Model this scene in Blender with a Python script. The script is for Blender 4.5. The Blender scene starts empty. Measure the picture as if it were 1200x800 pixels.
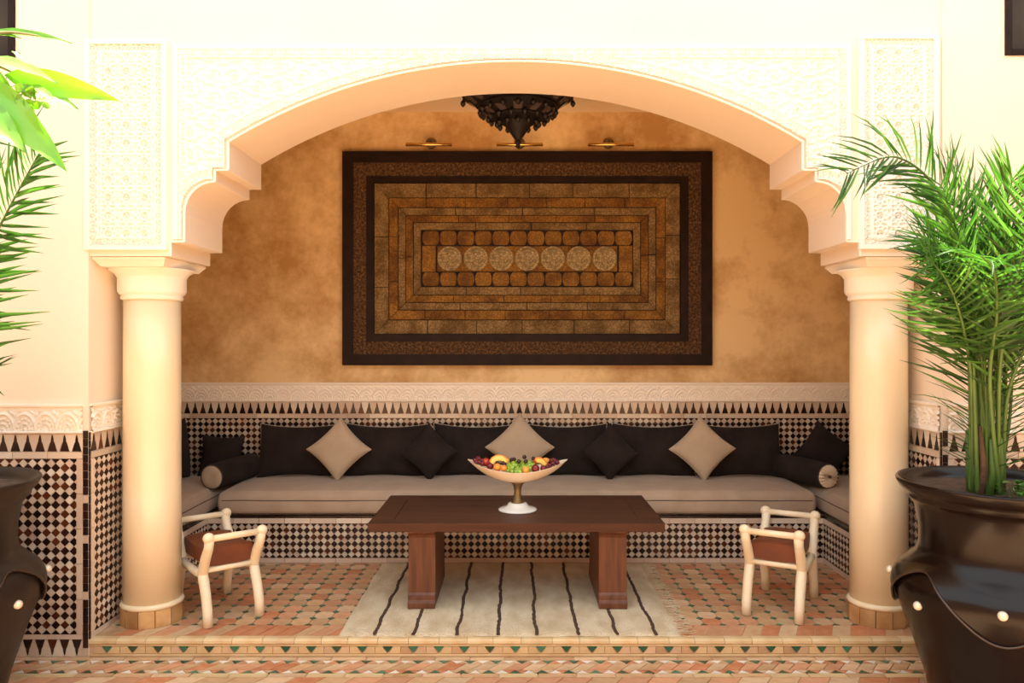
import bpy, bmesh, math, random
import numpy as np
from mathutils import Vector, Matrix, noise
PI = math.pi
random.seed(7)
SC = bpy.context.scene
COL = SC.collection

# ------------------------------------------------------------------ camera, light, exposure
EYE = 1.38
cam_d = bpy.data.cameras.new('camera'); cam = bpy.data.objects.new('camera', cam_d); COL.objects.link(cam)
cam.location = (0, 0, EYE); cam.rotation_euler = (PI/2, 0, 0)
cam_d.sensor_width = 36; cam_d.lens = 27.0; cam_d.shift_x = -4/1200; cam_d.shift_y = 2/1200
cam_d.clip_start = 0.05; cam_d.clip_end = 200
SC.camera = cam

world = bpy.data.worlds.new('sky'); SC.world = world; world.use_nodes = True
bgn = world.node_tree.nodes['Background']
bgn.inputs[0].default_value = (0.90, 0.95, 1.0, 1); bgn.inputs[1].default_value = 2.3

sun_d = bpy.data.lights.new('sun', 'SUN'); sun = bpy.data.objects.new('sun', sun_d); COL.objects.link(sun)
sun_d.energy = 25.0; sun_d.angle = math.radians(0.6); sun_d.color = (1.0, 0.93, 0.82)
sun_dir = Vector((-0.10, -0.27, -1.0)).normalized()       # high sun behind the arcade, shining into the courtyard
sun.rotation_euler = sun_dir.to_track_quat('-Z', 'Y').to_euler(); sun.location = (1, 6, 8)

SC.view_settings.view_transform = 'Standard'; SC.view_settings.look = 'None'
SC.view_settings.gamma = 1.0; SC.view_settings.use_curve_mapping = False
SC.view_settings.exposure = 0.08

# ------------------------------------------------------------------ materials
def mat(name, col, rough=0.6, col2=None, scale=5.0, bump=0.0, bscale=60.0, metal=0.0, spec=0.5, coat=0.0, rand=0.0, detail=4.0,
        stretch=None, transl=None, lo=0.35, hi=0.65, sheen=0.0, nrough=0.5):
    m = bpy.data.materials.new(name); m.use_nodes = True; nt = m.node_tree; N = nt.nodes; L = nt.links
    p = N['Principled BSDF']
    p.inputs['Roughness'].default_value = rough; p.inputs['Metallic'].default_value = metal
    p.inputs['Specular IOR Level'].default_value = spec; p.inputs['Coat Weight'].default_value = coat
    p.inputs['Coat Roughness'].default_value = 0.08
    if sheen: p.inputs['Sheen Weight'].default_value = sheen
    p.inputs['Base Color'].default_value = (*col, 1)
    tc = N.new('ShaderNodeTexCoord'); mp = N.new('ShaderNodeMapping'); L.new(tc.outputs['Object'], mp.inputs[0])
    if stretch: mp.inputs['Scale'].default_value = stretch
    out = None
    if col2:
        nz = N.new('ShaderNodeTexNoise'); nz.inputs['Scale'].default_value = scale; nz.inputs['Detail'].default_value = detail; nz.inputs['Roughness'].default_value = nrough
        L.new(mp.outputs[0], nz.inputs[0])
        rp = N.new('ShaderNodeValToRGB'); rp.color_ramp.elements[0].position = lo; rp.color_ramp.elements[1].position = hi
        rp.color_ramp.elements[0].color = (*col, 1); rp.color_ramp.elements[1].color = (*col2, 1)
        L.new(nz.outputs[0], rp.inputs[0]); out = rp.outputs[0]
    if rand:
        oi = N.new('ShaderNodeObjectInfo'); hs = N.new('ShaderNodeHueSaturation')
        mr = N.new('ShaderNodeMapRange'); mr.inputs[3].default_value = 1-rand; mr.inputs[4].default_value = 1+rand
        L.new(oi.outputs['Random'], mr.inputs[0]); L.new(mr.outputs[0], hs.inputs['Value'])
        if out: L.new(out, hs.inputs['Color'])
        else: hs.inputs['Color'].default_value = (*col, 1)
        out = hs.outputs[0]
    if out: L.new(out, p.inputs['Base Color'])
    if bump:
        n2 = N.new('ShaderNodeTexNoise'); n2.inputs['Scale'].default_value = bscale; n2.inputs['Detail'].default_value = 3
        L.new(mp.outputs[0], n2.inputs[0])
        b = N.new('ShaderNodeBump'); b.inputs['Strength'].default_value = bump; b.inputs['Distance'].default_value = 0.01
        L.new(n2.outputs[0], b.inputs['Height']); L.new(b.outputs[0], p.inputs['Normal'])
    if transl:
        t = N.new('ShaderNodeBsdfTranslucent'); t.inputs[0].default_value = (*transl, 1)
        mx = N.new('ShaderNodeMixShader'); mx.inputs[0].default_value = 0.38
        o = [n for n in N if n.type == 'OUTPUT_MATERIAL'][0]
        L.new(p.outputs[0], mx.inputs[1]); L.new(t.outputs[0], mx.inputs[2]); L.new(mx.outputs[0], o.inputs[0])
    return m

M = {}
M['plaster'] = mat('cream_plaster', (0.88, 0.77, 0.635), 0.55, (0.84, 0.72, 0.58), 1.3, 0.06, 25, detail=5)
M['stucco'] = mat('carved_stucco', (0.93, 0.88, 0.78), 0.75, (0.91, 0.85, 0.73), 3, 0.08, 120)
M['column'] = mat('column_plaster', (0.90, 0.77, 0.53), 0.28, (0.87, 0.72, 0.47), 2.5, 0.04, 12, coat=0.25)
M['ochre'] = mat('ochre_tadelakt', (0.50, 0.29, 0.105), 0.45, (0.83, 0.63, 0.335), 1.7, nrough=.68, bump=0.10, bscale=14, detail=14, lo=0.37, hi=0.58, spec=.3)
M['ceil'] = mat('ceiling_plaster', (0.92, 0.80, 0.60), 0.7, (0.85, 0.67, 0.42), 2)
M['grout'] = mat('cream_grout', (0.55, 0.44, 0.30), 0.85, bump=0.2, bscale=90)
M['mortar'] = mat('floor_mortar', (0.55, 0.36, 0.22), 0.9, (0.62, 0.43, 0.27), 8, 0.2, 90)
CREAM = [mat('cream_glaze', (0.66, 0.55, 0.43), 0.25, rand=0.10), mat('rose_glaze', (0.60, 0.47, 0.37), 0.28, rand=0.10), mat('ivory_glaze', (0.74, 0.65, 0.53), 0.25, rand=0.08)]
DARK = [mat('black_glaze', (0.020, 0.010, 0.008), 0.18, rand=0.2), mat('brown_glaze', (0.036, 0.014, 0.009), 0.2, rand=0.2), mat('russet_glaze', (0.10, 0.028, 0.010), 0.22, rand=0.2)]
GREEN = [mat('green_glaze', (0.020, 0.10, 0.055), 0.3, rand=0.25), mat('jade_glaze', (0.05, 0.17, 0.09), 0.3, rand=0.25), mat('moss_glaze', (0.04, 0.075, 0.03), 0.3, rand=0.2)]
TERRA = [mat('terracotta_pink', (0.62, 0.32, 0.18), 0.42, (0.54, 0.26, 0.13), 20, 0.08, 60, rand=0.12),
         mat('terracotta_sand', (0.60, 0.38, 0.20), 0.42, (0.52, 0.30, 0.15), 20, 0.08, 60, rand=0.12),
         mat('terracotta_red', (0.50, 0.17, 0.07), 0.42, (0.58, 0.25, 0.12), 20, 0.08, 60, rand=0.12),
         mat('terracotta_buff', (0.68, 0.48, 0.29), 0.42, (0.60, 0.38, 0.21), 20, 0.08, 60, rand=0.10)]
M['nosing'] = mat('cream_step_tile', (0.72, 0.55, 0.30), 0.4, (0.64, 0.42, 0.20), 9, 0.15, 50, rand=0.08)
M['white_tile'] = mat('white_tile', (0.80, 0.72, 0.60), 0.35, rand=0.08)
M['base_marble'] = mat('orange_marble', (0.40, 0.20, 0.07), 0.35, (0.60, 0.38, 0.17), 9, rand=0.2)
M['beige'] = mat('beige_linen', (0.42, 0.325, 0.235), 0.95, (0.47, 0.375, 0.28), 7, 0.25, 380, sheen=0.2, spec=0.1)
M['beige_light'] = mat('sand_linen', (0.52, 0.42, 0.30), 0.95, (0.47, 0.375, 0.265), 8, 0.25, 380, sheen=0.2, spec=0.1)
M['char'] = mat('charcoal_linen', (0.024, 0.018, 0.016), 0.95, (0.034, 0.026, 0.023), 9, 0.3, 420, sheen=0.03, spec=0.05)
M['pleat'] = mat('pale_pleated_linen', (0.80, 0.66, 0.49), 0.9)
M['piping'] = mat('beige_piping', (0.50, 0.42, 0.32), 0.9)
M['dpiping'] = mat('dark_piping', (0.10, 0.065, 0.05), 0.9)
M['wood'] = mat('walnut_wood', (0.085, 0.030, 0.014), 0.42, (0.045, 0.016, 0.008), 6, 0.08, 40, spec=.2, stretch=(0.5, 6, 6), lo=0.3, hi=0.7)
M['wood_leg'] = mat('reddish_walnut', (0.17, 0.060, 0.026), 0.42, (0.10, 0.034, 0.016), 6, 0.08, 40, spec=.4, stretch=(6, 6, 0.6))
M['stool'] = mat('whitewashed_wood', (0.90, 0.82, 0.62), 0.45, (0.86, 0.72, 0.48), 9, 0.12, 30)
M['leather'] = mat('brown_leather', (0.20, 0.055, 0.018), 0.55, (0.14, 0.036, 0.012), 7, 0.15, 90)
M['alabaster'] = mat('alabaster', (0.92, 0.83, 0.66), 0.25, (0.88, 0.76, 0.56), 6, coat=0.3)
M['alab_white'] = mat('white_marble', (0.88, 0.87, 0.80), 0.2, (0.80, 0.80, 0.72), 12)
M['brass'] = mat('aged_brass', (0.26, 0.18, 0.08), 0.5, (0.17, 0.11, 0.05), 14, 0.3, 120, metal=0.7)
M['polbrass'] = mat('polished_brass', (0.85, 0.52, 0.16), 0.22, metal=1.0)
M['wool'] = mat('cream_wool', (0.78, 0.65, 0.44), 1.0, (0.62, 0.47, 0.28), 11, 1.0, 140, detail=8, sheen=0.1, spec=0.05, stretch=(1, 0.5, 1))
M['wool_dark'] = mat('brown_wool', (0.085, 0.042, 0.026), 1.0, bump=0.8, bscale=170)
M['frame'] = mat('ebony_wood', (0.012, 0.006, 0.004), 0.5, (0.020, 0.009, 0.006), 12, 0.1, 60, spec=.15)
M['iron'] = mat('blackened_metal', (0.010, 0.007, 0.006), 0.5, bump=0.3, bscale=120, spec=.3)
M['smokeglass'] = mat('smoky_glass', (0.07, 0.05, 0.045), 0.15, spec=.4)
M['pot'] = mat('glazed_brown_pot', (0.0055, 0.0028, 0.002), 0.25, (0.009, 0.0045, 0.003), 4, 0.04, 6, coat=0.05, spec=.26)
M['potl'] = mat('weathered_brown_pot', (0.026, 0.017, 0.013), 0.38, (0.017, 0.011, 0.008), 4, 0.08, 12, coat=0.0, spec=.28)
M['potrim'] = mat('glazed_pot_edge', (0.035, 0.020, 0.013), 0.22, coat=0.3)
M['pearl'] = mat('bone_stud', (0.80, 0.72, 0.56), 0.2, metal=0.2)
M['soil'] = mat('soil', (0.05, 0.03, 0.018), 1.0, (0.10, 0.06, 0.035), 30, 0.8, 60)
M['leaf'] = mat('palm_leaf', (0.028, 0.080, 0.018), 0.36, (0.045, 0.125, 0.022), 3, rand=0.4, transl=(0.05, 0.17, 0.012))
M['leafy'] = mat('palm_leaf_young', (0.07, 0.20, 0.025), 0.34, (0.11, 0.27, 0.04), 3, rand=0.3, transl=(0.11, 0.32, 0.025))
M['rachis'] = mat('palm_stem', (0.085, 0.17, 0.03), 0.45, (0.05, 0.11, 0.02), 6)
M['fibre'] = mat('palm_fibre', (0.14, 0.075, 0.035), 0.9, (0.08, 0.045, 0.02), 20, 0.4, 100)
M['broad'] = mat('bright_leaf', (0.10, 0.36, 0.015), 0.42, (0.22, 0.44, 0.03), 5, rand=0.35, transl=(0.16, 0.50, 0.01), coat=.5)
M['shade_toned'] = mat('shade_toned_plaster', (0.34, 0.22, 0.14), 0.8, (0.25, 0.17, 0.11), 2)  # gallery shade put into the wall colour, keeps pot reflections dark
M['bark'] = mat('twig_bark', (0.22, 0.20, 0.08), 0.8)
M['glass'] = mat('dark_window_glass', (0.028, 0.020, 0.012), 0.3, (0.05, .036, .02), 5, spec=.2)

def relief_mat(name, c1, c2, sc, dist=0.3):
    """mottled, engraved bone / leather surface"""
    m = mat(name, c1, 0.6, c2, sc, 0, detail=8, lo=0.38, hi=0.62)
    nt = m.node_tree; N = nt.nodes; L = nt.links; p = N['Principled BSDF']
    tc = N.new('ShaderNodeTexCoord'); v = N.new('ShaderNodeTexVoronoi'); v.inputs['Scale'].default_value = 95; v.feature = 'DISTANCE_TO_EDGE'
    w = N.new('ShaderNodeTexWave'); w.inputs['Scale'].default_value = 38; w.inputs['Distortion'].default_value = 14; w.inputs['Detail Scale'].default_value = 3
    L.new(tc.outputs['Object'], v.inputs[0]); L.new(tc.outputs['Object'], w.inputs[0])
    mt = N.new('ShaderNodeMath'); mt.operation = 'ADD'; L.new(v.outputs[0], mt.inputs[0]); L.new(w.outputs[1], mt.inputs[1])
    b = N.new('ShaderNodeBump'); b.inputs['Strength'].default_value = 0.7; b.inputs['Distance'].default_value = 0.006
    L.new(mt.outputs[0], b.inputs['Height']); L.new(b.outputs[0], p.inputs['Normal'])
    # fine dark engraving lines
    rp = N.new('ShaderNodeValToRGB'); rp.color_ramp.elements[0].position = 0.25; rp.color_ramp.elements[1].position = 0.6
    rp.color_ramp.elements[0].color = (dist, dist, dist, 1); L.new(w.outputs[1], rp.inputs[0])
    mx = N.new('ShaderNodeMix'); mx.data_type = 'RGBA'; mx.blend_type = 'MULTIPLY'; mx.inputs[0].default_value = 0.75
    v2 = N.new('ShaderNodeTexVoronoi'); v2.inputs['Scale'].default_value = 70; L.new(tc.outputs['Object'], v2.inputs[0])
    r2 = N.new('ShaderNodeValToRGB'); r2.color_ramp.elements[0].position = 0.12; r2.color_ramp.elements[1].position = 0.62
    r2.color_ramp.elements[0].color = (1.5, 1.5, 1.5, 1); r2.color_ramp.elements[1].color = (dist, dist, dist*.9, 1); L.new(v2.outputs['Distance'], r2.inputs[0])
    m3 = N.new('ShaderNodeMix'); m3.data_type = 'RGBA'; m3.blend_type = 'MULTIPLY'; m3.inputs[0].default_value = 0.8
    L.new(rp.outputs[0], m3.inputs[6]); L.new(r2.outputs[0], m3.inputs[7])
    src = p.inputs['Base Color'].links[0].from_socket
    L.new(src, mx.inputs[6]); L.new(m3.outputs[2], mx.inputs[7]); L.new(mx.outputs[2], p.inputs['Base Color'])
    return m
M['bone'] = relief_mat('engraved_tan_bone', (0.26, 0.155, 0.050), (0.48, 0.32, 0.13), 9, 0.38)
M['amber'] = relief_mat('engraved_amber_leather', (0.24, 0.100, 0.016), (0.50, 0.25, 0.042), 7, 0.42)
M['inlay'] = relief_mat('dark_inlay', (0.06, 0.022, 0.008), (0.34, 0.18, 0.065), 60, 0.15)
M['medal'] = relief_mat('engraved_medallion', (0.62, 0.47, 0.22), (0.80, 0.62, 0.32), 20, 0.30)

# ------------------------------------------------------------------ mesh helpers
class MB:
    def __init__(s): s.v = []; s.f = []; s.m = []
    def add(s, vs, fs, mi=0):
        o = len(s.v); s.v.extend([tuple(v) for v in vs]); s.f.extend([tuple(i+o for i in f) for f in fs])
        s.m.extend([mi]*len(fs)) if isinstance(mi, int) else s.m.extend(mi)
        return s
    def box(s, x0, x1, y0, y1, z0, z1, mi=0):
        v = [(x0,y0,z0),(x1,y0,z0),(x1,y1,z0),(x0,y1,z0),(x0,y0,z1),(x1,y0,z1),(x1,y1,z1),(x0,y1,z1)]
        return s.add(v, [(0,3,2,1),(4,5,6,7),(0,1,5,4),(1,2,6,5),(2,3,7,6),(3,0,4,7)], mi)
    def prism(s, pts, fn, h0, h1, mi=0, inset=0.0):
        """pts: 2-D polygon, fn(u,v,h)->3-D; a closed plate from h0 to h1"""
        n = len(pts); cx = sum(p[0] for p in pts)/n; cy = sum(p[1] for p in pts)/n
        ins = [(p[0]+(cx-p[0])*inset, p[1]+(cy-p[1])*inset) for p in pts]
        vs = [fn(*p, h0) for p in pts]+[fn(*p, h1) for p in ins]
        fs = [tuple(range(n, 2*n)), tuple(range(n-1, -1, -1))]+[(i, (i+1)%n, n+(i+1)%n, n+i) for i in range(n)]
        return s.add(vs, fs, mi)
    def lathe(s, prof, n=24, c=(0,0,0), mi=0, a0=0.0, cap=True):
        vs = []; fs = []
        for r, z in prof:
            for k in range(n):
                a = a0+2*PI*k/n; vs.append((c[0]+r*math.cos(a), c[1]+r*math.sin(a), c[2]+z))
        for j in range(len(prof)-1):
            for k in range(n):
                fs.append((j*n+k, j*n+(k+1)%n, (j+1)*n+(k+1)%n, (j+1)*n+k))
        if cap:
            fs.append(tuple(range(n-1, -1, -1))); fs.append(tuple((len(prof)-1)*n+k for k in range(n)))
        return s.add(vs, fs, mi)
    def tube(s, pts, rad, n=8, mi=0, closed=False, flat=1.0):
        P = [Vector(p) for p in pts]; m = len(P); R = rad if isinstance(rad, (list, tuple)) else [rad]*m
        vs = []; fs = []; nrm = None
        for i in range(m):
            if closed: t = (P[(i+1)%m]-P[i-1])
            else: t = P[min(i+1, m-1)]-P[max(i-1, 0)]
            t = t.normalized() if t.length > 1e-9 else Vector((0,0,1))
            if nrm is None:
                a = Vector((0,0,1)) if abs(t.z) < .9 else Vector((0,1,0)); nrm = t.cross(a).normalized()
            else:
                nrm = (nrm-t*nrm.dot(t)); nrm = nrm.normalized() if nrm.length > 1e-6 else t.orthogonal().normalized()
            b = t.cross(nrm)
            for k in range(n):
                a = 2*PI*k/n; vs.append(P[i]+nrm*math.cos(a)*R[i]+b*math.sin(a)*R[i]*flat)
        for i in range(m if closed else m-1):
            j = (i+1) % m
            for k in range(n): fs.append((i*n+k, i*n+(k+1)%n, j*n+(k+1)%n, j*n+k))
        if not closed:
            fs.append(tuple(range(n-1, -1, -1))); fs.append(tuple((m-1)*n+k for k in range(n)))
        return s.add(vs, fs, mi)
    def sphere(s, c, r, n=12, m=8, mi=0, sc=(1,1,1)):
        vs = [(c[0], c[1], c[2]-r*sc[2])]; fs = []
        for j in range(1, m):
            a = -PI/2+PI*j/m
            for k in range(n):
                b = 2*PI*k/n; vs.append((c[0]+r*sc[0]*math.cos(a)*math.cos(b), c[1]+r*sc[1]*math.cos(a)*math.sin(b), c[2]+r*sc[2]*math.sin(a)))
        vs.append((c[0], c[1], c[2]+r*sc[2])); top = len(vs)-1
        for k in range(n):
            fs.append((0, 1+(k+1)%n, 1+k)); fs.append((top, top-n+k, top-n+(k+1)%n))
        for j in range(m-2):
            for k in range(n):
                fs.append((1+j*n+k, 1+j*n+(k+1)%n, 1+(j+1)*n+(k+1)%n, 1+(j+1)*n+k))
        return s.add(vs, fs, mi)
    def mesh(s, name, mats, smooth=False):
        me = bpy.data.meshes.new(name); me.from_pydata(s.v, [], s.f)
        for m in (mats if isinstance(mats, (list, tuple)) else [mats]): me.materials.append(m)
        me.polygons.foreach_set('material_index', s.m)
        if smooth: me.polygons.foreach_set('use_smooth', [True]*len(s.f))
        me.update(); return me
    def build(s, name, mats, parent=None, smooth=False, loc=None, bevel=0, kind=None, auto=False):
        me = s.mesh(name, mats, smooth)
        bm = bmesh.new(); bm.from_mesh(me)
        bmesh.ops.recalc_face_normals(bm, faces=bm.faces)
        if bevel:
            es = [e for e in bm.edges if len(e.link_faces) == 2 and e.calc_face_angle(0) > 0.6]
            bmesh.ops.bevel(bm, geom=es, offset=bevel, segments=2, profile=0.6, affect='EDGES', clamp_overlap=True)
        if auto:
            for f in bm.faces: f.smooth = True
            for e in bm.edges:
                if len(e.link_faces) == 2 and e.calc_face_angle(0) > 0.7: e.smooth = False
        bm.to_mesh(me); bm.free()
        return link(name, me, parent, loc, kind)

def link(name, me, parent=None, loc=None, kind=None):
    o = bpy.data.objects.new(name, me); COL.objects.link(o)
    if parent: o.parent = parent
    if loc is not None: o.location = loc
    if kind: o['kind'] = kind
    return o
def tag(o, label, cat, group=None):
    o['label'] = label; o['category'] = cat
    if group: o['group'] = group
    return o
def thing(name, label, cat, loc=(0,0,0), rotz=0.0, group=None):
    o = bpy.data.objects.new(name, None); COL.objects.link(o); o.empty_display_size = 0.1
    o.location = loc; o.rotation_euler = (0, 0, rotz); return tag(o, label, cat, group)
def struct(o): o['kind'] = 'structure'; return o
def copy_tree(o, parent=None):
    c = o.copy(); COL.objects.link(c)
    if parent: c.parent = parent
    for ch in list(o.children): copy_tree(ch, c)
    return c

# ------------------------------------------------------------------ main dimensions (metres; x across, y away from the camera, z up)
YF = 3.58           # front plane: step, pier fronts
YA = 3.59           # front of the arch wall
YR = 4.055          # rear of the arch wall and of the piers
YB = 4.83           # front of the long bench
YW = 5.52           # back wall
XP = 1.99           # inner face of the piers
XS = 2.50           # side walls of the alcove
XB = 1.94           # front of the side benches
ZG = -0.08          # courtyard floor
ZC = 3.04           # alcove ceiling
ZT = 3.75           # top of the courtyard walls
P = 0.043           # pitch of the zellige diamonds

def clip(poly, x0, x1, z0, z1):
    def half(pl, f, cut):
        out = []
        for i in range(len(pl)):
            a, b = pl[i-1], pl[i]; fa, fb = f(a), f(b)
            if (fa >= 0) != (fb >= 0):
                t = fa/(fa-fb); out.append((a[0]+(b[0]-a[0])*t, a[1]+(b[1]-a[1])*t))
            if fb >= 0: out.append(b)
        return out
    for f in (lambda p: p[0]-x0, lambda p: x1-p[0], lambda p: p[1]-z0, lambda p: z1-p[1]):
        poly = half(poly, f, 0)
        if len(poly) < 3: return []
    return poly
def area(pl): return abs(sum(pl[i-1][0]*pl[i][1]-pl[i][0]*pl[i-1][1] for i in range(len(pl))))/2

def plane(O, U, N_):
    O = Vector(O); U = Vector(U); N_ = Vector(N_)
    return lambda u, z, h: O+U*u+N_*h+Vector((0, 0, z))
PALETTE = CREAM+DARK
def pick_cream(): return random.choices([0, 1, 2], [5, 3, 3])[0]
def pick_dark(): return random.choices([3, 4, 5], [5, 4, 2])[0]

def zellige(fn, parent, u0, u1, z0, z1, solo=None, name='tile_field'):
    """checkered diamonds, dark ones centred on the top edge; solo(u,z) -> build that tile as an object of its own"""
    mb = MB(); n = 0
    ni = int((u1-u0)/P)+2; nj = int((z1-z0)/P)+2; hd = P/2*0.965
    for i in range(-1, ni+1):
        for j in range(-1, nj+1):
            for dk in (0, 1):
                cu = u0+(i+0.5*dk)*P+P/2; cz = z1-(j+0.5*dk)*P
                pl = clip([(cu-hd, cz), (cu, cz-hd), (cu+hd, cz), (cu, cz+hd)], u0, u1, z0, z1)
                if not pl or area(pl) < 2e-5: continue
                mi = pick_cream() if dk else pick_dark()
                h = 0.0045+random.uniform(-0.0006, 0.0006)
                if solo and n < 298 and solo(cu, cz):
                    c = fn(cu, cz, 0); b = MB(); b.prism([(p[0], p[1]) for p in pl], lambda u, z, hh: fn(u, z, hh)-c, 0, h, 0, 0.06)
                    b.build('tile', PALETTE[mi], parent, loc=c); n += 1
                else: mb.prism(pl, fn, 0, h, mi, 0.06)
    mb.build(name, PALETTE, parent, kind='stuff')

SPK = [(0.40, 0.0), (0.36, 0.08), (0.20, 0.48), (0.12, 0.60), (0.11, 0.74), (0.03, 1.0)]
def spikes(fn, parent, u0, u1, z0, z1, pitch=0.057, invert=False, solo=None, dark=lambda: random.choices([3, 4, 5], [7, 3, 1])[0]):
    """row of dark merlon-shaped tiles with pale pieces between"""
    mb = MB(); n = max(1, round((u1-u0)/pitch)); pw = (u1-u0)/n; h = z1-z0
    def zz(t): return z1-t*h if invert else z0+t*h
    for i in range(n):
        c = u0+(i+.5)*pw
        pl = [(c+a*pw*.96, zz(b*.93)) for a, b in SPK]+[(c-a*pw*.96, zz(b*.93)) for a, b in reversed(SPK)]
        ql = [(c+a*pw*1.04, zz(b*.96+.0)) for a, b in SPK]+[(c+.02*pw, zz(1.0)), (c+.98*pw, zz(1.0))]+[(c+pw-a*pw*1.04, zz(b*.96)) for a, b in reversed(SPK)]
        hh = 0.0045+random.uniform(-.0005, .0005)
        for k, (pp, mi) in enumerate(((pl, dark()), (ql, pick_cream()))):
            if k == 1 and i == n-1:
                pp = [(min(x, u1), z) for x, z in pp]
            if solo and solo(c):
                o = fn(c, z0, 0); b = MB(); b.prism(pp, lambda u, z, q: fn(u, z, q)-o, 0, hh, 0, 0.03)
                b.build('merlon_tile' if k == 0 else 'tile', PALETTE[mi], parent, loc=o)
            else: mb.prism(pp, fn, 0, hh, mi, 0.03)
    if mb.v: mb.build('merlon_tile_row', PALETTE, parent, kind='stuff')

def strip(fn, parent, u0, u1, z0, z1, m, name='border_tile', step=0.16, h=0.006, single=True, kindstuff=False):
    """row of rectangular border tiles"""
    vert = (z1-z0) > (u1-u0); Ln = (z1-z0) if vert else (u1-u0); n = max(1, round(Ln/step)); mb = MB()
    for i in range(n):
        a = i*Ln/n+.0008; b = (i+1)*Ln/n-.0008
        r = (u0, u1, z0+a, z0+b) if vert else (u0+a, u0+b, z0, z1)
        hh = h+random.uniform(-.0005, .0005); mi = m() if callable(m) else m
        mb.prism([(r[0], r[2]), (r[1], r[2]), (r[1], r[3]), (r[0], r[3])], fn, 0, hh, mi, 0.01)
    mb.build(name, PALETTE, parent, kind='stuff')

def grid_relief(name, parent, fn, u0, u1, z0, z1, step, hf, m, mask=None, base=0.0):
    nu = int((u1-u0)/step); nz = int((z1-z0)/step)
    U, Z = np.meshgrid(np.linspace(u0, u1, nu+1), np.linspace(z0, z1, nz+1))
    Hh = hf(U, Z)+base
    O = np.array(fn(0, 0, 0)); Uv = np.array(fn(1, 0, 0))-O; Nv = np.array(fn(0, 0, 1))-O
    V = O[None]+U.reshape(-1, 1)*Uv+Z.reshape(-1, 1)*np.array([0, 0, 1.0])+Hh.reshape(-1, 1)*Nv
    idx = np.arange((nu+1)*(nz+1)).reshape(nz+1, nu+1)
    F = np.stack([idx[:-1, :-1], idx[:-1, 1:], idx[1:, 1:], idx[1:, :-1]], -1).reshape(-1, 4)
    if mask is not None:
        k = mask(U, Z); kk = (k[:-1, :-1] & k[:-1, 1:] & k[1:, 1:] & k[1:, :-1]).reshape(-1); F = F[kk]
        used = np.unique(F); rem = -np.ones(len(V), int); rem[used] = np.arange(len(used)); V = V[used]; F = rem[F]
    me = bpy.data.meshes.new(name); me.vertices.add(len(V)); me.vertices.foreach_set('co', V.astype('f').ravel())
    me.loops.add(F.size); me.loops.foreach_set('vertex_index', F.astype('i').ravel())
    me.polygons.add(len(F)); me.polygons.foreach_set('loop_start', np.arange(0, F.size, 4, dtype='i'))
    me.polygons.foreach_set('loop_total', np.full(len(F), 4, 'i')); me.materials.append(m); me.update(calc_edges=True); me.validate()
    return link(name, me, parent)

def sstep(x, a, b): t = np.clip((x-a)/(b-a), 0, 1); return t*t*(3-2*t)
def girih(U, Z, s=0.084, depth=0.010):
    """interlaced eight-point star lattice"""
    x = (U/s) % 1-.5; y = (Z/s) % 1-.5
    d = np.full(U.shape, 9.0)
    for k in range(8):
        a = k*PI/4+PI/8; q = np.abs(x*math.cos(a)+y*math.sin(a)-0.23); d = np.minimum(d, q)
    for k in range(4):
        a = k*PI/2; q = np.abs(x*math.cos(a)+y*math.sin(a)-0.40); d = np.minimum(d, q)
    strap = 1-sstep(d, 0.035, 0.06)
    r = np.hypot(x, y); petal = (1-sstep(np.abs(r-0.10*(1+.35*np.cos(8*np.arctan2(y, x)))), .02, .045))
    return depth*np.maximum(strap, petal*.8)
def arabesque(U, Z, s=0.105, depth=0.009):
    """mirrored scrolls"""
    x = (U/s) % 2; y = (Z/s+0.5*np.floor(U/s/2)) % 1
    x = np.where(x > 1, 2-x, x)-.5; y = y-.5
    r = np.hypot(x, y)+1e-3; th = np.arctan2(y, x)
    a = np.sin(2*th+9*np.log(r+.12)); b = np.sin(5*th-30*r)
    leaf = sstep(a, .25, .55)*(.65+.35*sstep(b, -.2, .4))
    x2 = (U/(s*.25)) % 1-.5; y2 = (Z/(s*.25)) % 1-.5
    dots = 1-sstep(np.hypot(x2, y2), .22, .36)
    return depth*np.maximum(leaf, dots*.55*(a < 0))
def frieze_h(U, Z, z0, z1, depth=0.011):
    h = z1-z0; s = h*.80; x = (U/s) % 1-.5; y = (Z-z0)/h
    r = np.hypot(x*.9, (y-.08)*.75); k = np.sin(44*r); th = np.arctan2(y-.08, x*1.2)
    pat = sstep(k, .0, .5)*(.25+.75*sstep(np.sin(14*th), -.3, .2))*(y < .86)
    st = (1-sstep(np.abs(r-.46), .02, .045))*(y < .9)
    edge = np.maximum(sstep(y, .93, .95), 1-sstep(y, .05, .07))
    return depth*np.maximum(np.maximum(pat, st), edge)

Z_FR1, Z_FR0, Z_SP0, Z_DI1 = 1.088, 0.965, 0.873, 0.842
Z_DI0 = Z_DI1-19*P

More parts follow.
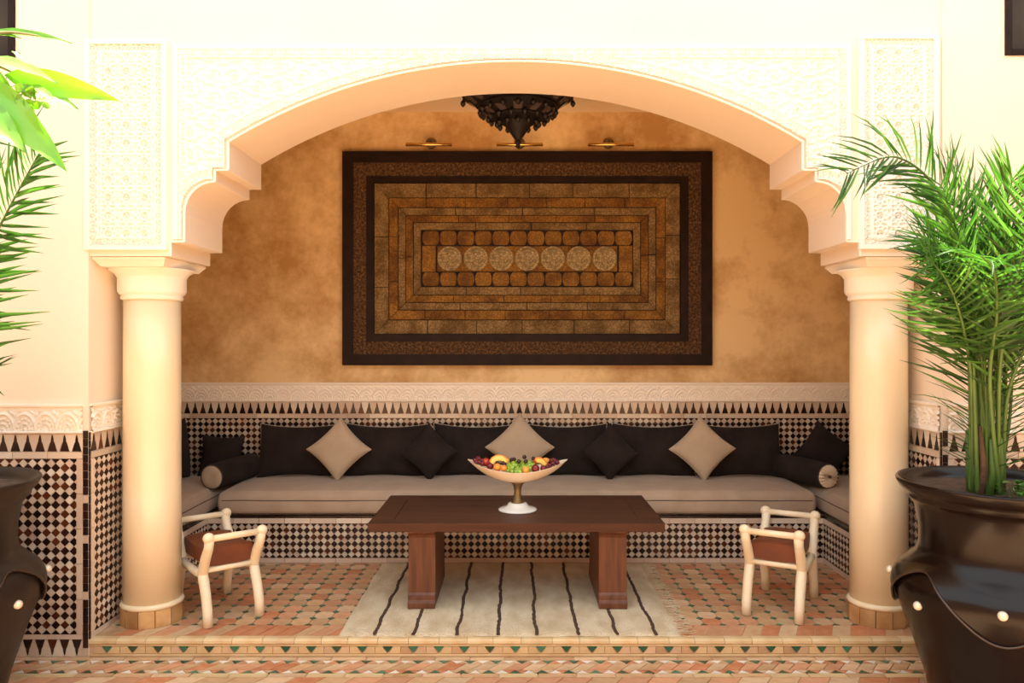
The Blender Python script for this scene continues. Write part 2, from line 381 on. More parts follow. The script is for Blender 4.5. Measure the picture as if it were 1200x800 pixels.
def dado(fn, parent, u0, u1, solo=None, spk_solo=None, zlow=None, border=True, base=True, frieze_step=0.004):
    """tiled lower wall between u0 and u1 with the carved frieze above"""
    grid_relief('carved_frieze', parent, fn, u0, u1, Z_FR0, Z_FR1, frieze_step, lambda U, Z: frieze_h(U, Z, Z_FR0, Z_FR1), M['stucco'], base=0.006)['kind'] = 'stuff'
    mb = MB(); mb.prism([(u0, Z_FR1-.001), (u1, Z_FR1-.001), (u1, Z_FR1+.010), (u0, Z_FR1+.010)], fn, 0, 0.016)
    mb.prism([(u0, Z_FR0-.004), (u1, Z_FR0-.004), (u1, Z_FR0+.004), (u0, Z_FR0+.004)], fn, 0, 0.014)
    mb.build('frieze_moulding', M['stucco'], parent)
    spikes(fn, parent, u0, u1, Z_SP0+.002, Z_FR0-.006, solo=spk_solo)
    strip(fn, parent, u0, u1, Z_DI1+.001, Z_SP0, pick_cream)
    b = 0.030 if border else 0.0
    lo = zlow if zlow is not None else Z_DI0
    if border:
        strip(fn, parent, u0, u0+b-.001, lo, Z_DI1, pick_cream); strip(fn, parent, u1-b+.001, u1, lo, Z_DI1, pick_cream)
    zellige(fn, parent, u0+b, u1-b, lo, Z_DI1, solo)
    if base: strip(fn, parent, u0, u1, 0.0, Z_DI0-.001, pick_cream)

# ------------------------------------------------------------------ the setting
# alcove back wall
wb = MB().box(-XS-.2, XS+.2, YW, YW+.2, -.2, ZC+.1).build('wall_back', M['ochre']); struct(wb)
dado(plane((-XS, YW, 0), (1, 0, 0), (0, -1, 0)), wb, 0.0, 2*XS, zlow=Z_DI1-10*P, border=False, base=False)
# alcove side walls
wl = MB().box(-XS-.2, -XS, YR, YW, -.2, ZC+.1).build('wall_left', M['ochre']); struct(wl)
dado(plane((-XS, YR, 0), (0, 1, 0), (1, 0, 0)), wl, 0.0, YW-YR, zlow=Z_DI1-10*P, border=False, base=False, frieze_step=.006)
wr = MB().box(XS, XS+.2, YR, YW, -.2, ZC+.1).build('wall_right', M['ochre']); struct(wr)
dado(plane((XS, YW, 0), (0, -1, 0), (-1, 0, 0)), wr, 0.0, YW-YR, zlow=Z_DI1-10*P, border=False, base=False, frieze_step=.006)
ce = MB().box(-XS-.2, XS+.2, YR-.0, YW+.2, ZC, ZC+.15).build('ceiling', M['ceil']); struct(ce)

# front wall: arch between the piers (profile traced in metres, mirrored)
K = YA/900.0
def fp(x, y): return ((x-604)*K, EYE+(402-y)*K)
prof = [fp(106, 300), fp(200, 300), fp(200, 283), fp(216, 283), fp(216, 250)]
for k in range(1, 9):
    a = PI/2*k/8; prof.append(fp(252-36*math.cos(a), 250-37.5*math.sin(a)))
prof += [fp(252, 199), fp(267.5, 199), fp(267.5, 166)]
x0, z0 = fp(267.5, 166); xa, za = fp(604, 71.5); rise = za-z0; hc = -x0; Rr = (hc*hc+rise*rise)/(2*rise); zc = za-Rr
a0 = math.asin(hc/Rr)
arc = [(Rr*math.sin(-a0+a0*k/22), zc+Rr*math.cos(-a0+a0*k/22)) for k in range(1, 23)]
left = prof+arc
left[0] = (-XP, left[0][1])
opening = left+[(-x, z) for x, z in reversed(left[:-1])]
poly = opening+[(XP, ZT), (-XP, ZT)]
bm = bmesh.new()
fv = [bm.verts.new((x, YA, z)) for x, z in poly]; f = bm.faces.new(fv)
ex = bmesh.ops.extrude_face_region(bm, geom=[f]); bmesh.ops.translate(bm, verts=[v for v in ex['geom'] if isinstance(v, bmesh.types.BMVert)], vec=(0, YR-YA, 0))
bmesh.ops.triangulate(bm, faces=[f for f in bm.faces if len(f.verts) > 4])
bmesh.ops.recalc_face_normals(bm, faces=bm.faces)
me = bpy.data.meshes.new('wall_front'); bm.to_mesh(me); bm.free(); me.materials.append(M['plaster'])
wf = struct(link('wall_front', me))

fA = plane((0, YA, 0), (1, 0, 0), (0, -1, 0))
def arch_z(X):
    ax = np.abs(X); z = np.full(X.shape, 9.0)
    z = np.where(ax <= hc, zc+np.sqrt(np.maximum(Rr*Rr-ax*ax, 0)), z)
    xs = [-p[0] for p in prof]
    def at(i): return prof[i][1]
    X252 = 352*K; X216 = 388*K; X200 = 404*K
    z = np.where((ax > hc) & (ax <= X252), at(-2), z)
    t = np.clip((ax-X252)/(X216-X252), 0, 1); zt = fp(0, 212.5)[1]; zb = fp(0, 250)[1]
    z = np.where((ax > X252) & (ax <= X216), zb+(zt-zb)*np.sqrt(1-t*t), z)
    z = np.where((ax > X216) & (ax <= X200), fp(0, 283)[1], z)
    return np.where(ax > X200, fp(0, 300)[1], z)
S0, S1 = fp(209, 0)[0], fp(991, 0)[0]; ST = fp(0, 58)[1]
def spand_mask(U, Z):
    m = np.ones(U.shape, bool)
    for dx in (-.009, 0, .009): m &= Z > arch_z(U+dx)+.008
    return m
def spand_h(U, Z):
    e = np.minimum(np.minimum(U-S0, S1-U), ST-Z)
    arc_d = Z-np.maximum(np.maximum(arch_z(U-.03), arch_z(U+.03)), arch_z(U)); e = np.minimum(e, arc_d*.85-.008)
    band = girih(U, Z, .034, .008); rib = (1-sstep(np.abs(e-.038), .003, .006))*.012
    return np.where(e < .034, band, np.maximum(arabesque(U, Z), rib))
grid_relief('carved_spandrel', wf, fA, S0, S1, 1.78, ST, 0.0045, spand_h, M['stucco'], spand_mask, base=.003)
# strip panels over the columns
for sx in (-1, 1):
    u0, u1 = (fp(107, 0)[0], fp(191, 0)[0]) if sx < 0 else (fp(1011, 0)[0], fp(1092, 0)[0])
    zt, zb = (fp(0, 53)[1], fp(0, 288)[1]) if sx < 0 else (fp(0, 47)[1], fp(0, 287)[1])
    def ph(U, Z, u0=u0, u1=u1, zt=zt, zb=zb):
        e = np.minimum(np.minimum(U-u0, u1-U), np.minimum(zt-Z, Z-zb)); rib = (1-sstep(np.abs(e-.036), .003, .006))*.010
        return np.where(e < .032, girih(U, Z, .034, .009), np.maximum(girih(U-(u0+u1)/2+.042, Z), rib))
    grid_relief('carved_panel', wf, fA, u0, u1, zb, zt, 0.0036, ph, M['stucco'], base=.004)
    mb = MB()
    def bar(a, b, c, d, h): mb.prism([(a, c), (b, c), (b, d), (a, d)], fA, 0, h)
    bar(u0-.024, u0, zb, zt, .020); bar(u1, u1+.024, zb, zt, .020)
    bar(u0-.024, u1+.024, zt, zt+.02, .020); bar(u0-.024, u1+.024, zb-.02, zb, .020)
    mb.build('panel_moulding', M['stucco'], wf)
mb = MB()
for a, b, c, d in ((S0-.02, S0, 1.865, ST), (S1, S1+.02, 1.865, ST), (S0-.02, S1+.02, ST, ST+.02)):
    mb.prism([(a, c), (b, c), (b, d), (a, d)], fA, 0, .013)
mb.build('spandrel_moulding', M['stucco'], wf)
# raised lip following the arch edge
lip = []
inner = opening[1:-1]
def offs(pts, d):
    out = []
    for i, p_ in enumerate(pts):
        a = Vector(pts[max(i-1, 0)]); b = Vector(pts[min(i+1, len(pts)-1)]); t = (b-a).normalized(); out.append((p_[0]-t.y*d, p_[1]+t.x*d))
    return out
mb = MB()
for a, b in zip(inner, inner[1:]):
    if math.dist(a, b) > 1e-4: mb.tube([(a[0], YA-.002, a[1]), (b[0], YA-.002, b[1])], .0055, 6)
mb.build('arch_lip', M['stucco'], wf)

# piers and the wall beyond them, each with an opening for its window
def pier(side, name, wx0, wx1, wz0, wz1):
    X0, X1 = XP, 4.3
    a = sorted((side*X0, side*X1)); w = sorted((side*wx0, side*wx1)); mb = MB(); yb = YR
    mb.box(a[0], w[0], YF, yb, ZG-.1, ZT); mb.box(w[1], a[1], YF, yb, ZG-.1, ZT)
    mb.box(w[0], w[1], YF, yb, ZG-.1, wz0); mb.box(w[0], w[1], YF, yb, wz1, ZT)
    o = struct(mb.build(name, M['plaster']))
    # front face dado
    def vis(u, z): return True
    if side < 0:
        fn = plane((-4.3, YF, 0), (1, 0, 0), (0, -1, 0)); U0 = 0.0; U1 = 4.3-XP-.024
        solo = lambda u, z: u > 4.3-2.40; ss = lambda u: u > 4.3-2.45
    else:
        fn = plane((XP, YF, 0), (1, 0, 0), (0, -1, 0)); U0 = .024; U1 = 4.3-XP
        solo = lambda u, z: u < .42 and z > .62; ss = lambda u: u < .46
    dado(fn, o, U0, U1, solo=solo, spk_solo=ss, base=False)
    strip(fn, o, U0, U1, 0.002, Z_DI0-.001, pick_cream)
    spikes(fn, o, U0, U1, ZG+.002, 0.0, invert=True, solo=ss)
    # black quoin tiles at the corner, chipped here and there
    uq = (4.3-XP-.023, 4.3-XP-.001) if side < 0 else (.001, .023)
    z = ZG+.004; k = 0
    while z < Z_FR0-.02:
        c = fn(uq[0], z, 0); b = MB(); m_ = random.choices([3, 4, 1], [6, 3, 1 if z > .5 else 4])[0]
        b.prism([(uq[0], z), (uq[1], z), (uq[1], z+.036), (uq[0], z+.036)], lambda u, zz, h: fn(u, zz, h)-c, 0, .0055, 0, .02)
        b.build('corner_tile', PALETTE[m_], o, loc=c); z += .0375
    # inner (reveal) face
    if side < 0: fr = plane((-XP, YF, 0), (0, 1, 0), (1, 0, 0))
    else: fr = plane((XP, YR, 0), (0, -1, 0), (-1, 0, 0))
    T = YR-YF
    if side < 0: dado(fr, o, .012, T); strip(fr, o, .0, .011, 0, Z_FR0, lambda: random.choice((3, 4)), step=.0375)
    else: dado(fr, o, 0, T-.012); strip(fr, o, T-.011, T, 0, Z_FR0, lambda: random.choice((3, 4)), step=.0375)
    # rear face of pier closes the alcove
    return o
pl_ = pier(-1, 'wall_front_left', 2.33, 3.05, 2.69, 3.50)
pr_ = pier(1, 'wall_front_right', 2.28, 3.00, 2.72, 3.50)
for n_, sx, x0_, x1_, z0_, z1_ in ((1, -1, 2.33, 3.05, 2.69, 3.50), (2, 1, 2.28, 3.00, 2.72, 3.50)):
    a, b = sorted((sx*x0_, sx*x1_)); w = .03
    mb = MB(); y0, y1 = YF-.012, YF+.06
    mb.box(a, a+w, y0, y1, z0_, z1_); mb.box(b-w, b, y0, y1, z0_, z1_); mb.box(a+w, b-w, y0, y1, z0_, z0_+w); mb.box(a+w, b-w, y0, y1, z1_-w, z1_)
    wo = struct(mb.build('window_%d' % n_, M['frame'], bevel=.003))
    MB().box(a+w, b-w, YF+.035, YF+.045, z0_+w, z1_-w).build('pane', M['glass'], wo)
    m2 = MB(); m2.box((a+b)/2-.012, (a+b)/2+.012, YF+.01, YF+.05, z0_+w, z1_-w); m2.box(a+w, b-w, YF+.012, YF+.05, z0_+.34, z0_+.362)
    m2.build('glazing_bar', M['frame'], wo)

# the rest of the courtyard (behind and beside the camera), open to the sky
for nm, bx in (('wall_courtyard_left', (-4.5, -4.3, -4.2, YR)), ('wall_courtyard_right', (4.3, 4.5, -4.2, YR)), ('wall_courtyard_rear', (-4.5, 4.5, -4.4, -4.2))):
    struct(MB().box(*bx, ZG-.1, ZT).build(nm, M['shade_toned']))

# ------------------------------------------------------------------ floors
fl = MB().box(-XS-.2, XS+.2, YF+.03, YW+.2, -.2, -.004).build('floor', M['mortar']); struct(fl)
fz = plane((0, 0, 0), (1, 0, 0), (0, 0, 1))
def ff(z): return lambda x, y, h: Vector((x, y, z+h))
G = 0.0925; CUT = 0.018; g = G/2-.0012
octo = [(g-CUT, -g), (g, -g+CUT), (g, g-CUT), (g-CUT, g), (-g+CUT, g), (-g, g-CUT), (-g, -g+CUT), (-g+CUT, -g)]
omesh = []
for t_ in TERRA:
    b = MB(); b.prism(octo, ff(0), -.006, 0, 0, 0.02); omesh.append(b.mesh('floor_tile', t_))
tile_stuff = MB(); dot_mb = MB(); cnt = 0
Y0T = 3.765; ny = 12; nx = 22
for j in range(ny):
    for i in range(-nx, nx):
        cx = (i+.5)*G; cy = Y0T+(j+.5)*G
        if abs(cx) > XB+.08 or (abs(cx) > XB-.02 and cy > YR+.05): continue
        mi = random.choices([0, 1, 2, 3], [5, 6, 2, 2])[0]
        hid = -.80 < cx < .76
        dz = random.uniform(-.0008, .0006)
        if not hid and cnt < 300: link('tile', omesh[mi], fl, (cx, cy, dz)); cnt += 1
        else: tile_stuff.prism([(cx+a, cy+b) for a, b in octo], ff(dz), -.006, 0, mi, .02)
for j in range(ny+1):
    for i in range(-nx, nx+1):
        cx = i*G; cy = Y0T+j*G
        if abs(cx) > XB+.04: continue
        q = CUT*1.0; mi = random.choices([0, 1, 2], [5, 2, 3])[0]
        pts = clip([(cx-q, cy), (cx, cy-q), (cx+q, cy), (cx, cy+q)], -9, 9, Y0T, YB-.002)
        if pts: dot_mb.prism(pts, ff(.0), -.006, 0.0008, mi, .04)
tile_stuff.build('covered_floor_tiles', TERRA, fl, kind='stuff'); dot_mb.build('green_inset_tiles', GREEN, fl, kind='stuff')
# slanted border tiles behind the nosing and nosing bricks
x = -XP; wd = .085
while x < XP:
    pts = clip([(x+.0015, 3.625), (x+wd-.0015, 3.625), (x+wd+.06, Y0T-.003), (x+.063, Y0T-.003)], -XP+.002, XP-.002, 3.6, 4)
    if pts:
        b = MB(); c = Vector((x, 3.69, 0)); b.prism([(p_[0]-c.x, p_[1]-c.y) for p_ in pts], ff(0), -.006, random.uniform(-.001, .0005), 0, .02)
        b.build('border_tile', random.choices(TERRA, [4, 2, 4, 1])[0], fl, loc=c)
    x += wd
step = MB().box(-XP, XP, YF+.006, YF+.03, ZG-.1, -.008).build('trim_1', M['mortar']); struct(step); step['label'] = 'tiled step front'
x = -XP
while x < XP-.01:
    x1 = min(x+.13+random.uniform(-.01, .02), XP); n8 = []
    prof8 = [(3.622, -.006), (3.622, .001), (3.600, .002), (3.586, 0), (3.577, -.007), (3.575, -.018), (3.58, -.024), (3.60, -.024)]
    b = MB(); c = Vector((x, 0, 0)); b.prism(prof8, lambda u, z, h: Vector((h, u, z)), .001, x1-x-.001)
    b.build('nosing_tile', M['nosing'], step, loc=c); x = x1
rz = plane((0, YF+.006, 0), (1, 0, 0), (0, -1, 0)); px = 0.119; nn = 17
for i in range(-nn, nn+1):
    cx = i*px+.0; 
    if abs(cx) > XP-.03: continue
    t0, t1 = -.034, -.062
    def piece(nm, pts, m_, h=.006):
        c = Vector((cx, YF+.006, t0)); b = MB(); b.prism([(p_[0]-c.x, p_[1]-c.z) for p_ in pts], lambda u, z, hh: Vector((u, -hh, z)), 0, h, 0, .02); b.build(nm, m_, step, loc=c)
    piece('triangle_tile', [(cx-.023, t0), (cx+.023, t0), (cx, t1)], random.choice(GREEN))
    r = min(cx+px/2, XP-.002)-.001; l = max(cx-px/2, -XP+.002)+.001
    piece('tile', [(cx+.025, t0), (r, t0), (r, t1-.004), (cx+.003, t1-.004)], random.choice((M['nosing'], M['nosing'], TERRA[3])), .0055)
    piece('tile', [(cx-.025, t0), (cx-.003, t1-.004), (l, t1-.004), (l, t0)], random.choice((M['nosing'], M['nosing'], TERRA[3], TERRA[1])), .0055)
MB().box(-XP+.002, XP-.002, YF+.0005, YF+.006, ZG+.001, -.068).build('tile_strip', M['nosing'], step)
MB().box(-XP+.002, XP-.002, YF+.0005, YF+.006, -.032, -.025).build('tile_strip', M['nosing'], step)

cf = MB().box(-4.4, 4.4, -4.3, YF+.02, -.25, ZG-.006).build('floor_courtyard', M['mortar']); struct(cf)
def gpiece(nm, pts, m_, par=cf):
    n = len(pts); c = Vector((sum(p_[0] for p_ in pts)/n, sum(p_[1] for p_ in pts)/n, ZG)); b = MB()
    b.prism([(p_[0]-c.x, p_[1]-c.y) for p_ in pts], ff(0), -.007, random.uniform(-.0008, .0004), 0, .03); return b.build(nm, m_, par, loc=c)
def par_row(ya, yb, w, sl, mats, wts, nm='paver', xr=2.45):
    x = -xr
    while x < xr:
        gpiece(nm, [(x+.0015, ya), (x+w-.0015, ya), (x+w+sl-.0015, yb), (x+sl+.0015, yb)], random.choices(mats, wts)[0]); x += w
for i in range(-20, 21):
    cx = i*px+.03
    # upper row, points toward the camera; lower row, points to the step
    gpiece('triangle_tile', [(cx-.026, 3.535), (cx, 3.505), (cx+.026, 3.535)], random.choice(GREEN))
    gpiece('triangle_tile', [(cx+px/2-.026, 3.535), (cx+px/2, 3.505), (cx+px/2+.026, 3.535)], M['white_tile'])
    gpiece('tile', [(cx+.004, 3.505), (cx+px/2-.004, 3.505), (cx+px/2-.028, 3.535), (cx+.028, 3.535)], random.choice(TERRA))
    gpiece('tile', [(cx+px/2+.004, 3.505), (cx+px-.004, 3.505), (cx+px-.028, 3.535), (cx+px/2+.028, 3.535)], random.choice(TERRA))
    dx = cx-.03
    gpiece('triangle_tile', [(dx-.026, 3.402), (dx+.026, 3.402), (dx, 3.432)], random.choice(GREEN))
    gpiece('triangle_tile', [(dx+px/2-.026, 3.402), (dx+px/2+.026, 3.402), (dx+px/2, 3.432)], M['white_tile'])
    gpiece('tile', [(dx+.028, 3.402), (dx+px/2-.028, 3.402), (dx+px/2-.004, 3.432), (dx+.004, 3.432)], random.choice(TERRA))
    gpiece('tile', [(dx+px/2+.028, 3.402), (dx+px-.028, 3.402), (dx+px-.004, 3.432), (dx+px/2+.004, 3.432)], random.choice(TERRA))
par_row(3.538, 3.575, .16, 0, [TERRA[3], TERRA[1]], [3, 2])
par_row(3.435, 3.502, .075, .05, TERRA, [5, 4, 1, 5])
par_row(3.362, 3.399, .17, 0, [TERRA[3], M['nosing'], TERRA[1]], [3, 4, 2])
par_row(3.26, 3.359, .13, .06, TERRA, [5, 4, 2, 4])
b = MB(); c = Vector(((470-604)*3.385/900, 3.385, ZG)); b.prism([(-.036, -.02), (.03, -.02), (.036, .0), (.008, .006), (-.01, .018), (-.03, .008)], ff(0), .0001, .0012); b.build('broken_tile', M['base_marble'], cf, loc=c)
# the remaining floor toward and behind the camera
mb = MB(); y = 3.257
row = 0
while y > -4.2:
    x = -4.3+(row % 2)*.1
    while x < 4.3:
        mb.prism([(x+.002, y-.196), (min(x+.196, 4.3), y-.196), (min(x+.196, 4.3), y-.002), (x+.002, y-.002)], ff(ZG), -.006, 0, random.choices([0, 1, 2, 3], [3, 4, 1, 4])[0]); x += .2
    y -= .2; row += 1
mb.build('paving', TERRA, cf, kind='stuff')
mb = MB()
for s_ in (-1, 1):
    a, b_ = sorted((s_*2.52, s_*4.3)); x = a
    while x < b_:
        for yy in (3.262, 3.42):
            mb.prism([(x, yy), (x+.15, yy), (x+.15, yy+.155), (x, yy+.155)], ff(ZG), -.006, 0, random.choice([0, 1, 3]))
        x += .152
mb.build('side_paving', TERRA, cf, kind='stuff')

# ------------------------------------------------------------------ columns
CX, CY = 1.815, 3.84
def column(sx, label):
    t = thing('column', label, 'column', (sx*CX, CY, 0), 0)
    n = 12
    for k in range(n):     # marble plinth blocks
        a0_, a1_ = 2*PI*k/n+.012, 2*PI*(k+1)/n-.012; R0, R1 = .10, .146
        pts = [(R0*math.cos(a0_), R0*math.sin(a0_)), (R1*math.cos(a0_), R1*math.sin(a0_)), (R1*math.cos(a1_), R1*math.sin(a1_)), (R0*math.cos(a1_), R0*math.sin(a1_))]
        b = MB(); b.prism(pts, ff(0), .001, .083); b.build('plinth_block', M['base_marble'], t)
    MB().lathe([(.13, .083), (.143, .084), (.149, .094), (.145, .104), (.136, .110)], 40).build('base_ring', M['column'], t, smooth=True)
    MB().lathe([(.1345, .10), (.1345, .6), (.133, 1.2), (.132, 1.60)], 48).build('shaft', M['column'], t, smooth=True)
    MB().lathe([(.132, 1.592), (.140, 1.594), (.145, 1.604), (.140, 1.614), (.150, 1.622), (.158, 1.636), (.158, 1.70), (.161, 1.705), (.170, 1.720), (.195, 1.738), (.200, 1.744)], 48).build('capital', M['stucco'], t, smooth=True)
    # square abacus flaring up to the arch
    mb = MB(); lv = [(.205, 1.744), (.212, 1.752), (.228, 1.768), (.240, 1.775), (.240, 1.7848)]
    vs = []; fs = []
    for r, z in lv:
        for a, b_ in ((-1, -1), (1, -1), (1, 1), (-1, 1)): vs.append((a*min(r, .235)*.93, (b_*r if b_ > 0 else b_*min(r, .238)), z))
    for j in range(len(lv)-1):
        for k in range(4): fs.append((j*4+k, j*4+(k+1)%4, (j+1)*4+(k+1)%4, (j+1)*4+k))
    fs += [(3, 2, 1, 0), tuple(len(lv)*4-4+k for k in range(4))]
    mb.add([(x*.78, y, z) for x, y, z in vs], fs); mb.build('abacus', M['stucco'], t)
    return t
column(-1, 'round cream plaster column left of the long bench, beside the stool under the left arch foot')
column(1, 'round cream plaster column right of the long bench, beside the large glossy palm pot')

# ------------------------------------------------------------------ tiled bench (masonry, U shaped)
bt = thing('tiled_bench', 'U-shaped built-in bench faced with black and cream diamond tiles', 'bench', (0, YB, 0))
zb = .285
mb = MB(); mb.box(-XS+.004, XS-.004, YB, YW-.006, 0.0, zb); mb.box(-XS+.004, -XB, YR, YB, 0.0, zb); mb.box(XB, XS-.004, YR, YB, 0.0, zb)
for v_i in range(len(mb.v)): mb.v[v_i] = (mb.v[v_i][0], mb.v[v_i][1]-YB, mb.v[v_i][2])
mb.build('base', M['grout'], bt)
def bench_face(fn, u0, u1):
    strip(fn, bt, u0, u1, .001, .031, lambda: 1)
    zellige(fn, bt, u0, u1, .032, .032+5*P)
    strip(fn, bt, u0, u1, .033+5*P, .281, pick_cream)
    strip(fn, bt, u0, u1, .282, .299, lambda: 3, step=.06, h=.007)
bench_face(plane((-XB, 0, 0), (1, 0, 0), (0, -1, 0)), 0.006, 2*XB-.006)
bench_face(plane((-XB, YR-YB, 0), (0, 1, 0), (1, 0, 0)), 0, YB-YR)
bench_face(plane((XB, 0, 0), (0, -1, 0), (-1, 0, 0)), 0, YB-YR)

# ------------------------------------------------------------------ soft goods
def cushion(name, label, sx, sy, sz, loc, r=.034, crown=.02, cat='cushion', group=None, rz=0):
    """mattress cushion: origin at bottom centre"""
    def ts(h, r_):
        inner = h-r_; k = max(6, int(inner*2/.08))
        e = [-h+r_*(1-math.cos(PI/2*i/5)) for i in range(5)]
        return e+[-inner+2*inner*i/k for i in range(k+1)]+[-x for x in reversed(e)]
    hx, hy, hz = sx/2, sy/2, sz/2; X, Y, Z_ = ts(hx, r), ts(hy, r), ts(hz, min(r, hz*.95))
    bm = bmesh.new(); rr = min(r, hz*.95)
    def mp(x, y, z):
        ix = max(-hx+rr, min(hx-rr, x)); iy = max(-hy+rr, min(hy-rr, y)); iz = max(-hz+rr, min(hz-rr, z))
        d = Vector((x-ix, y-iy, z-iz)); q = Vector((ix, iy, iz))
        if d.length > 1e-6:
            m_ = max(abs(d.x), abs(d.y), abs(d.z)); q = q+d.normalized()*m_
        e = (1-(x/hx)**4)*(1-(y/hy)**4); nz = noise.noise(Vector((loc[0]+x*4, loc[1]+y*4, 3)))
        if z > 0: q.z += crown*e*(z/hz)+.006*nz*e+.003*noise.noise(Vector((x*14, y*14, 1)))*e
        # belly of the side walls
        s_ = 1-(z/hz)**2; 
        if abs(x) > hx-rr: q.x += math.copysign(.012*s_, x)
        if abs(y) > hy-rr: q.y += math.copysign(.012*s_+.004*s_*noise.noise(Vector((x*5, 0, 2))), y)
        return q+Vector((0, 0, hz))
    def patch(A, B, f_):
        g_ = [[bm.verts.new(f_(a, b)) for b in B] for a in A]
        for i in range(len(A)-1):
            for j in range(len(B)-1): bm.faces.new((g_[i][j], g_[i+1][j], g_[i+1][j+1], g_[i][j+1]))
    for s_ in (-1, 1):
        patch(X, Y, lambda a, b: mp(a, b, s_*hz)); patch(X, Z_, lambda a, b: mp(a, s_*hy, b)); patch(Y, Z_, lambda a, b: mp(s_*hx, a, b))
    bmesh.ops.remove_doubles(bm, verts=bm.verts, dist=1e-5); bmesh.ops.recalc_face_normals(bm, faces=bm.faces)
    for f_ in bm.faces: f_.smooth = True
    t = thing(name, label, cat, loc, rz, group)
    me = bpy.data.meshes.new('padding'); bm.to_mesh(me); bm.free(); me.materials.append(M['beige']); link('padding', me, t)
    def loop(z, ins, rad, nm):
        pts = []; c = .05; hx2, hy2 = hx-ins, hy-ins
        for cx_, cy_, aa in ((hx2-c, hy2-c, 0), (-hx2+c, hy2-c, PI/2), (-hx2+c, -hy2+c, PI), (hx2-c, -hy2+c, 1.5*PI)):
            for k in range(6):
                a = aa+PI/2*k/5; pts.append((cx_+c*math.cos(a), cy_+c*math.sin(a), z+.003*noise.noise(Vector((cx_, cy_+k, 1)))))
        mb = MB(); full = []
        for i in range(len(pts)):
            p0, p1 = Vector(pts[i]), Vector(pts[(i+1) % len(pts)]); k = max(1, int((p1-p0).length/.12))
            for q in range(k):
                v_ = p0.lerp(p1, q/k); v_.z += .004*noise.noise(v_*6+Vector(loc)); full.append(v_)
        mb.tube(full, rad, 6, closed=True); mb.build(nm, M['dpiping'], t, smooth=True)
    loop(sz*.64, -.011, .0032, 'piping'); loop(sz*.07, .004, .0034, 'piping')
    return t
ZS = .300
cushion('bench_cushion', 'long beige linen bench cushion with brown piping along the back wall', 3.74, .64, .150, (0.01, YB-.015+.32, ZS), group=None)
cushion('bench_cushion', 'short beige bench cushion on the left arm of the bench, behind the left column', .53, 1.30, .150, (-2.205, YR+.06+.66, ZS))
cushion('bench_cushion', 'short beige bench cushion on the right arm of the bench, behind the right column', .53, 1.30, .150, (2.215, YR+.06+.66, ZS))
ZP = ZS+.158

def pillow_mesh(w, h, t, name, m, seed=0, n=18, pinch=.07, pz=.07):
    """pillow standing in the xz plane, centre at origin"""
    mb = MB(); vs = []; fs = []
    for s_ in (-1, 1):
        for j in range(n+1):
            for i in range(n+1):
                u = math.sin(PI/2*(-1+2*i/n)); v = math.sin(PI/2*(-1+2*j/n))
                x = u*w/2*(1-pinch*(1-v*v)*(abs(u)**3)); z = v*h/2*(1-pz*(1-u*u)*(abs(v)**3))
                e = max(0, (1-u*u)*(1-v*v)); th = t/2*e**.42
                wr = noise.noise(Vector((x*9+seed, z*9, s_)))*.007*e**.3+noise.noise(Vector((x*24, z*24+seed, s_)))*.002
                vs.append((x, s_*(th+.0015+(wr if e > 0 else 0)), z))
    o = (n+1)*(n+1)
    for s_ in (0, 1):
        for j in range(n):
            for i in range(n):
                q = (s_*o+j*(n+1)+i, s_*o+j*(n+1)+i+1, s_*o+(j+1)*(n+1)+i+1, s_*o+(j+1)*(n+1)+i); fs.append(q if s_ == 0 else q[::-1])
    per = [(0, i) for i in range(n)]+[(j, n) for j in range(n)]+[(n, i) for i in range(n, 0, -1)]+[(j, 0) for j in range(n, 0, -1)]
    for k in range(len(per)):
        a = per[k]; b = per[(k+1) % len(per)]; ia, ib = a[0]*(n+1)+a[1], b[0]*(n+1)+b[1]; fs.append((ia, o+ia, o+ib, ib))
    mb.add(vs, fs); edge = [tuple(vs[a[0]*(n+1)+a[1]][q] if q != 1 else 0 for q in range(3)) for a in per]
    return mb.mesh(name, m, True), edge
def pillow(label, w, h, t, cx, y, zc_, m, lean=12, roll=0, rz=0, pip=None, seed=0, group=None, name='pillow', cat='pillow'):
    o = thing(name, label, cat, (cx, y, zc_), 0, group)
    o.rotation_mode = 'XYZ'
    R = Matrix.Rotation(math.radians(rz), 4, 'Z')@Matrix.Rotation(math.radians(-lean), 4, 'X')@Matrix.Rotation(math.radians(roll), 4, 'Y')
    o.rotation_euler = R.to_euler()
    me, edge = pillow_mesh(w, h, t, 'cover', m, seed, pinch=.06 if w > h*1.2 else .11, pz=.15 if w > h*1.2 else .11); link('cover', me, o)
    mb = MB(); mb.tube(edge, .0042 if pip else .0032, 6, closed=True); mb.build('piping', pip or m, o, smooth=True)
    return o
LP = [(351, 'leftmost of the row'), (452, 'second from the left in the row'),
      (555, 'third from the left in the row'), (664, 'third from the right in the row'),
      (766, 'second from the right in the row'), (868, 'rightmost of the row')]
for k, (x_, w_) in enumerate(LP):
    y = 5.36; X_ = (x_-604)*y/900
    pillow('long charcoal pillow with beige piping, '+w_, .575, .385, .15, X_, y, ZP+.170, M['char'], 16, random.uniform(-1.5, 1.5), 0, M['piping'], k*3.7, 'long charcoal pillows against the back wall')
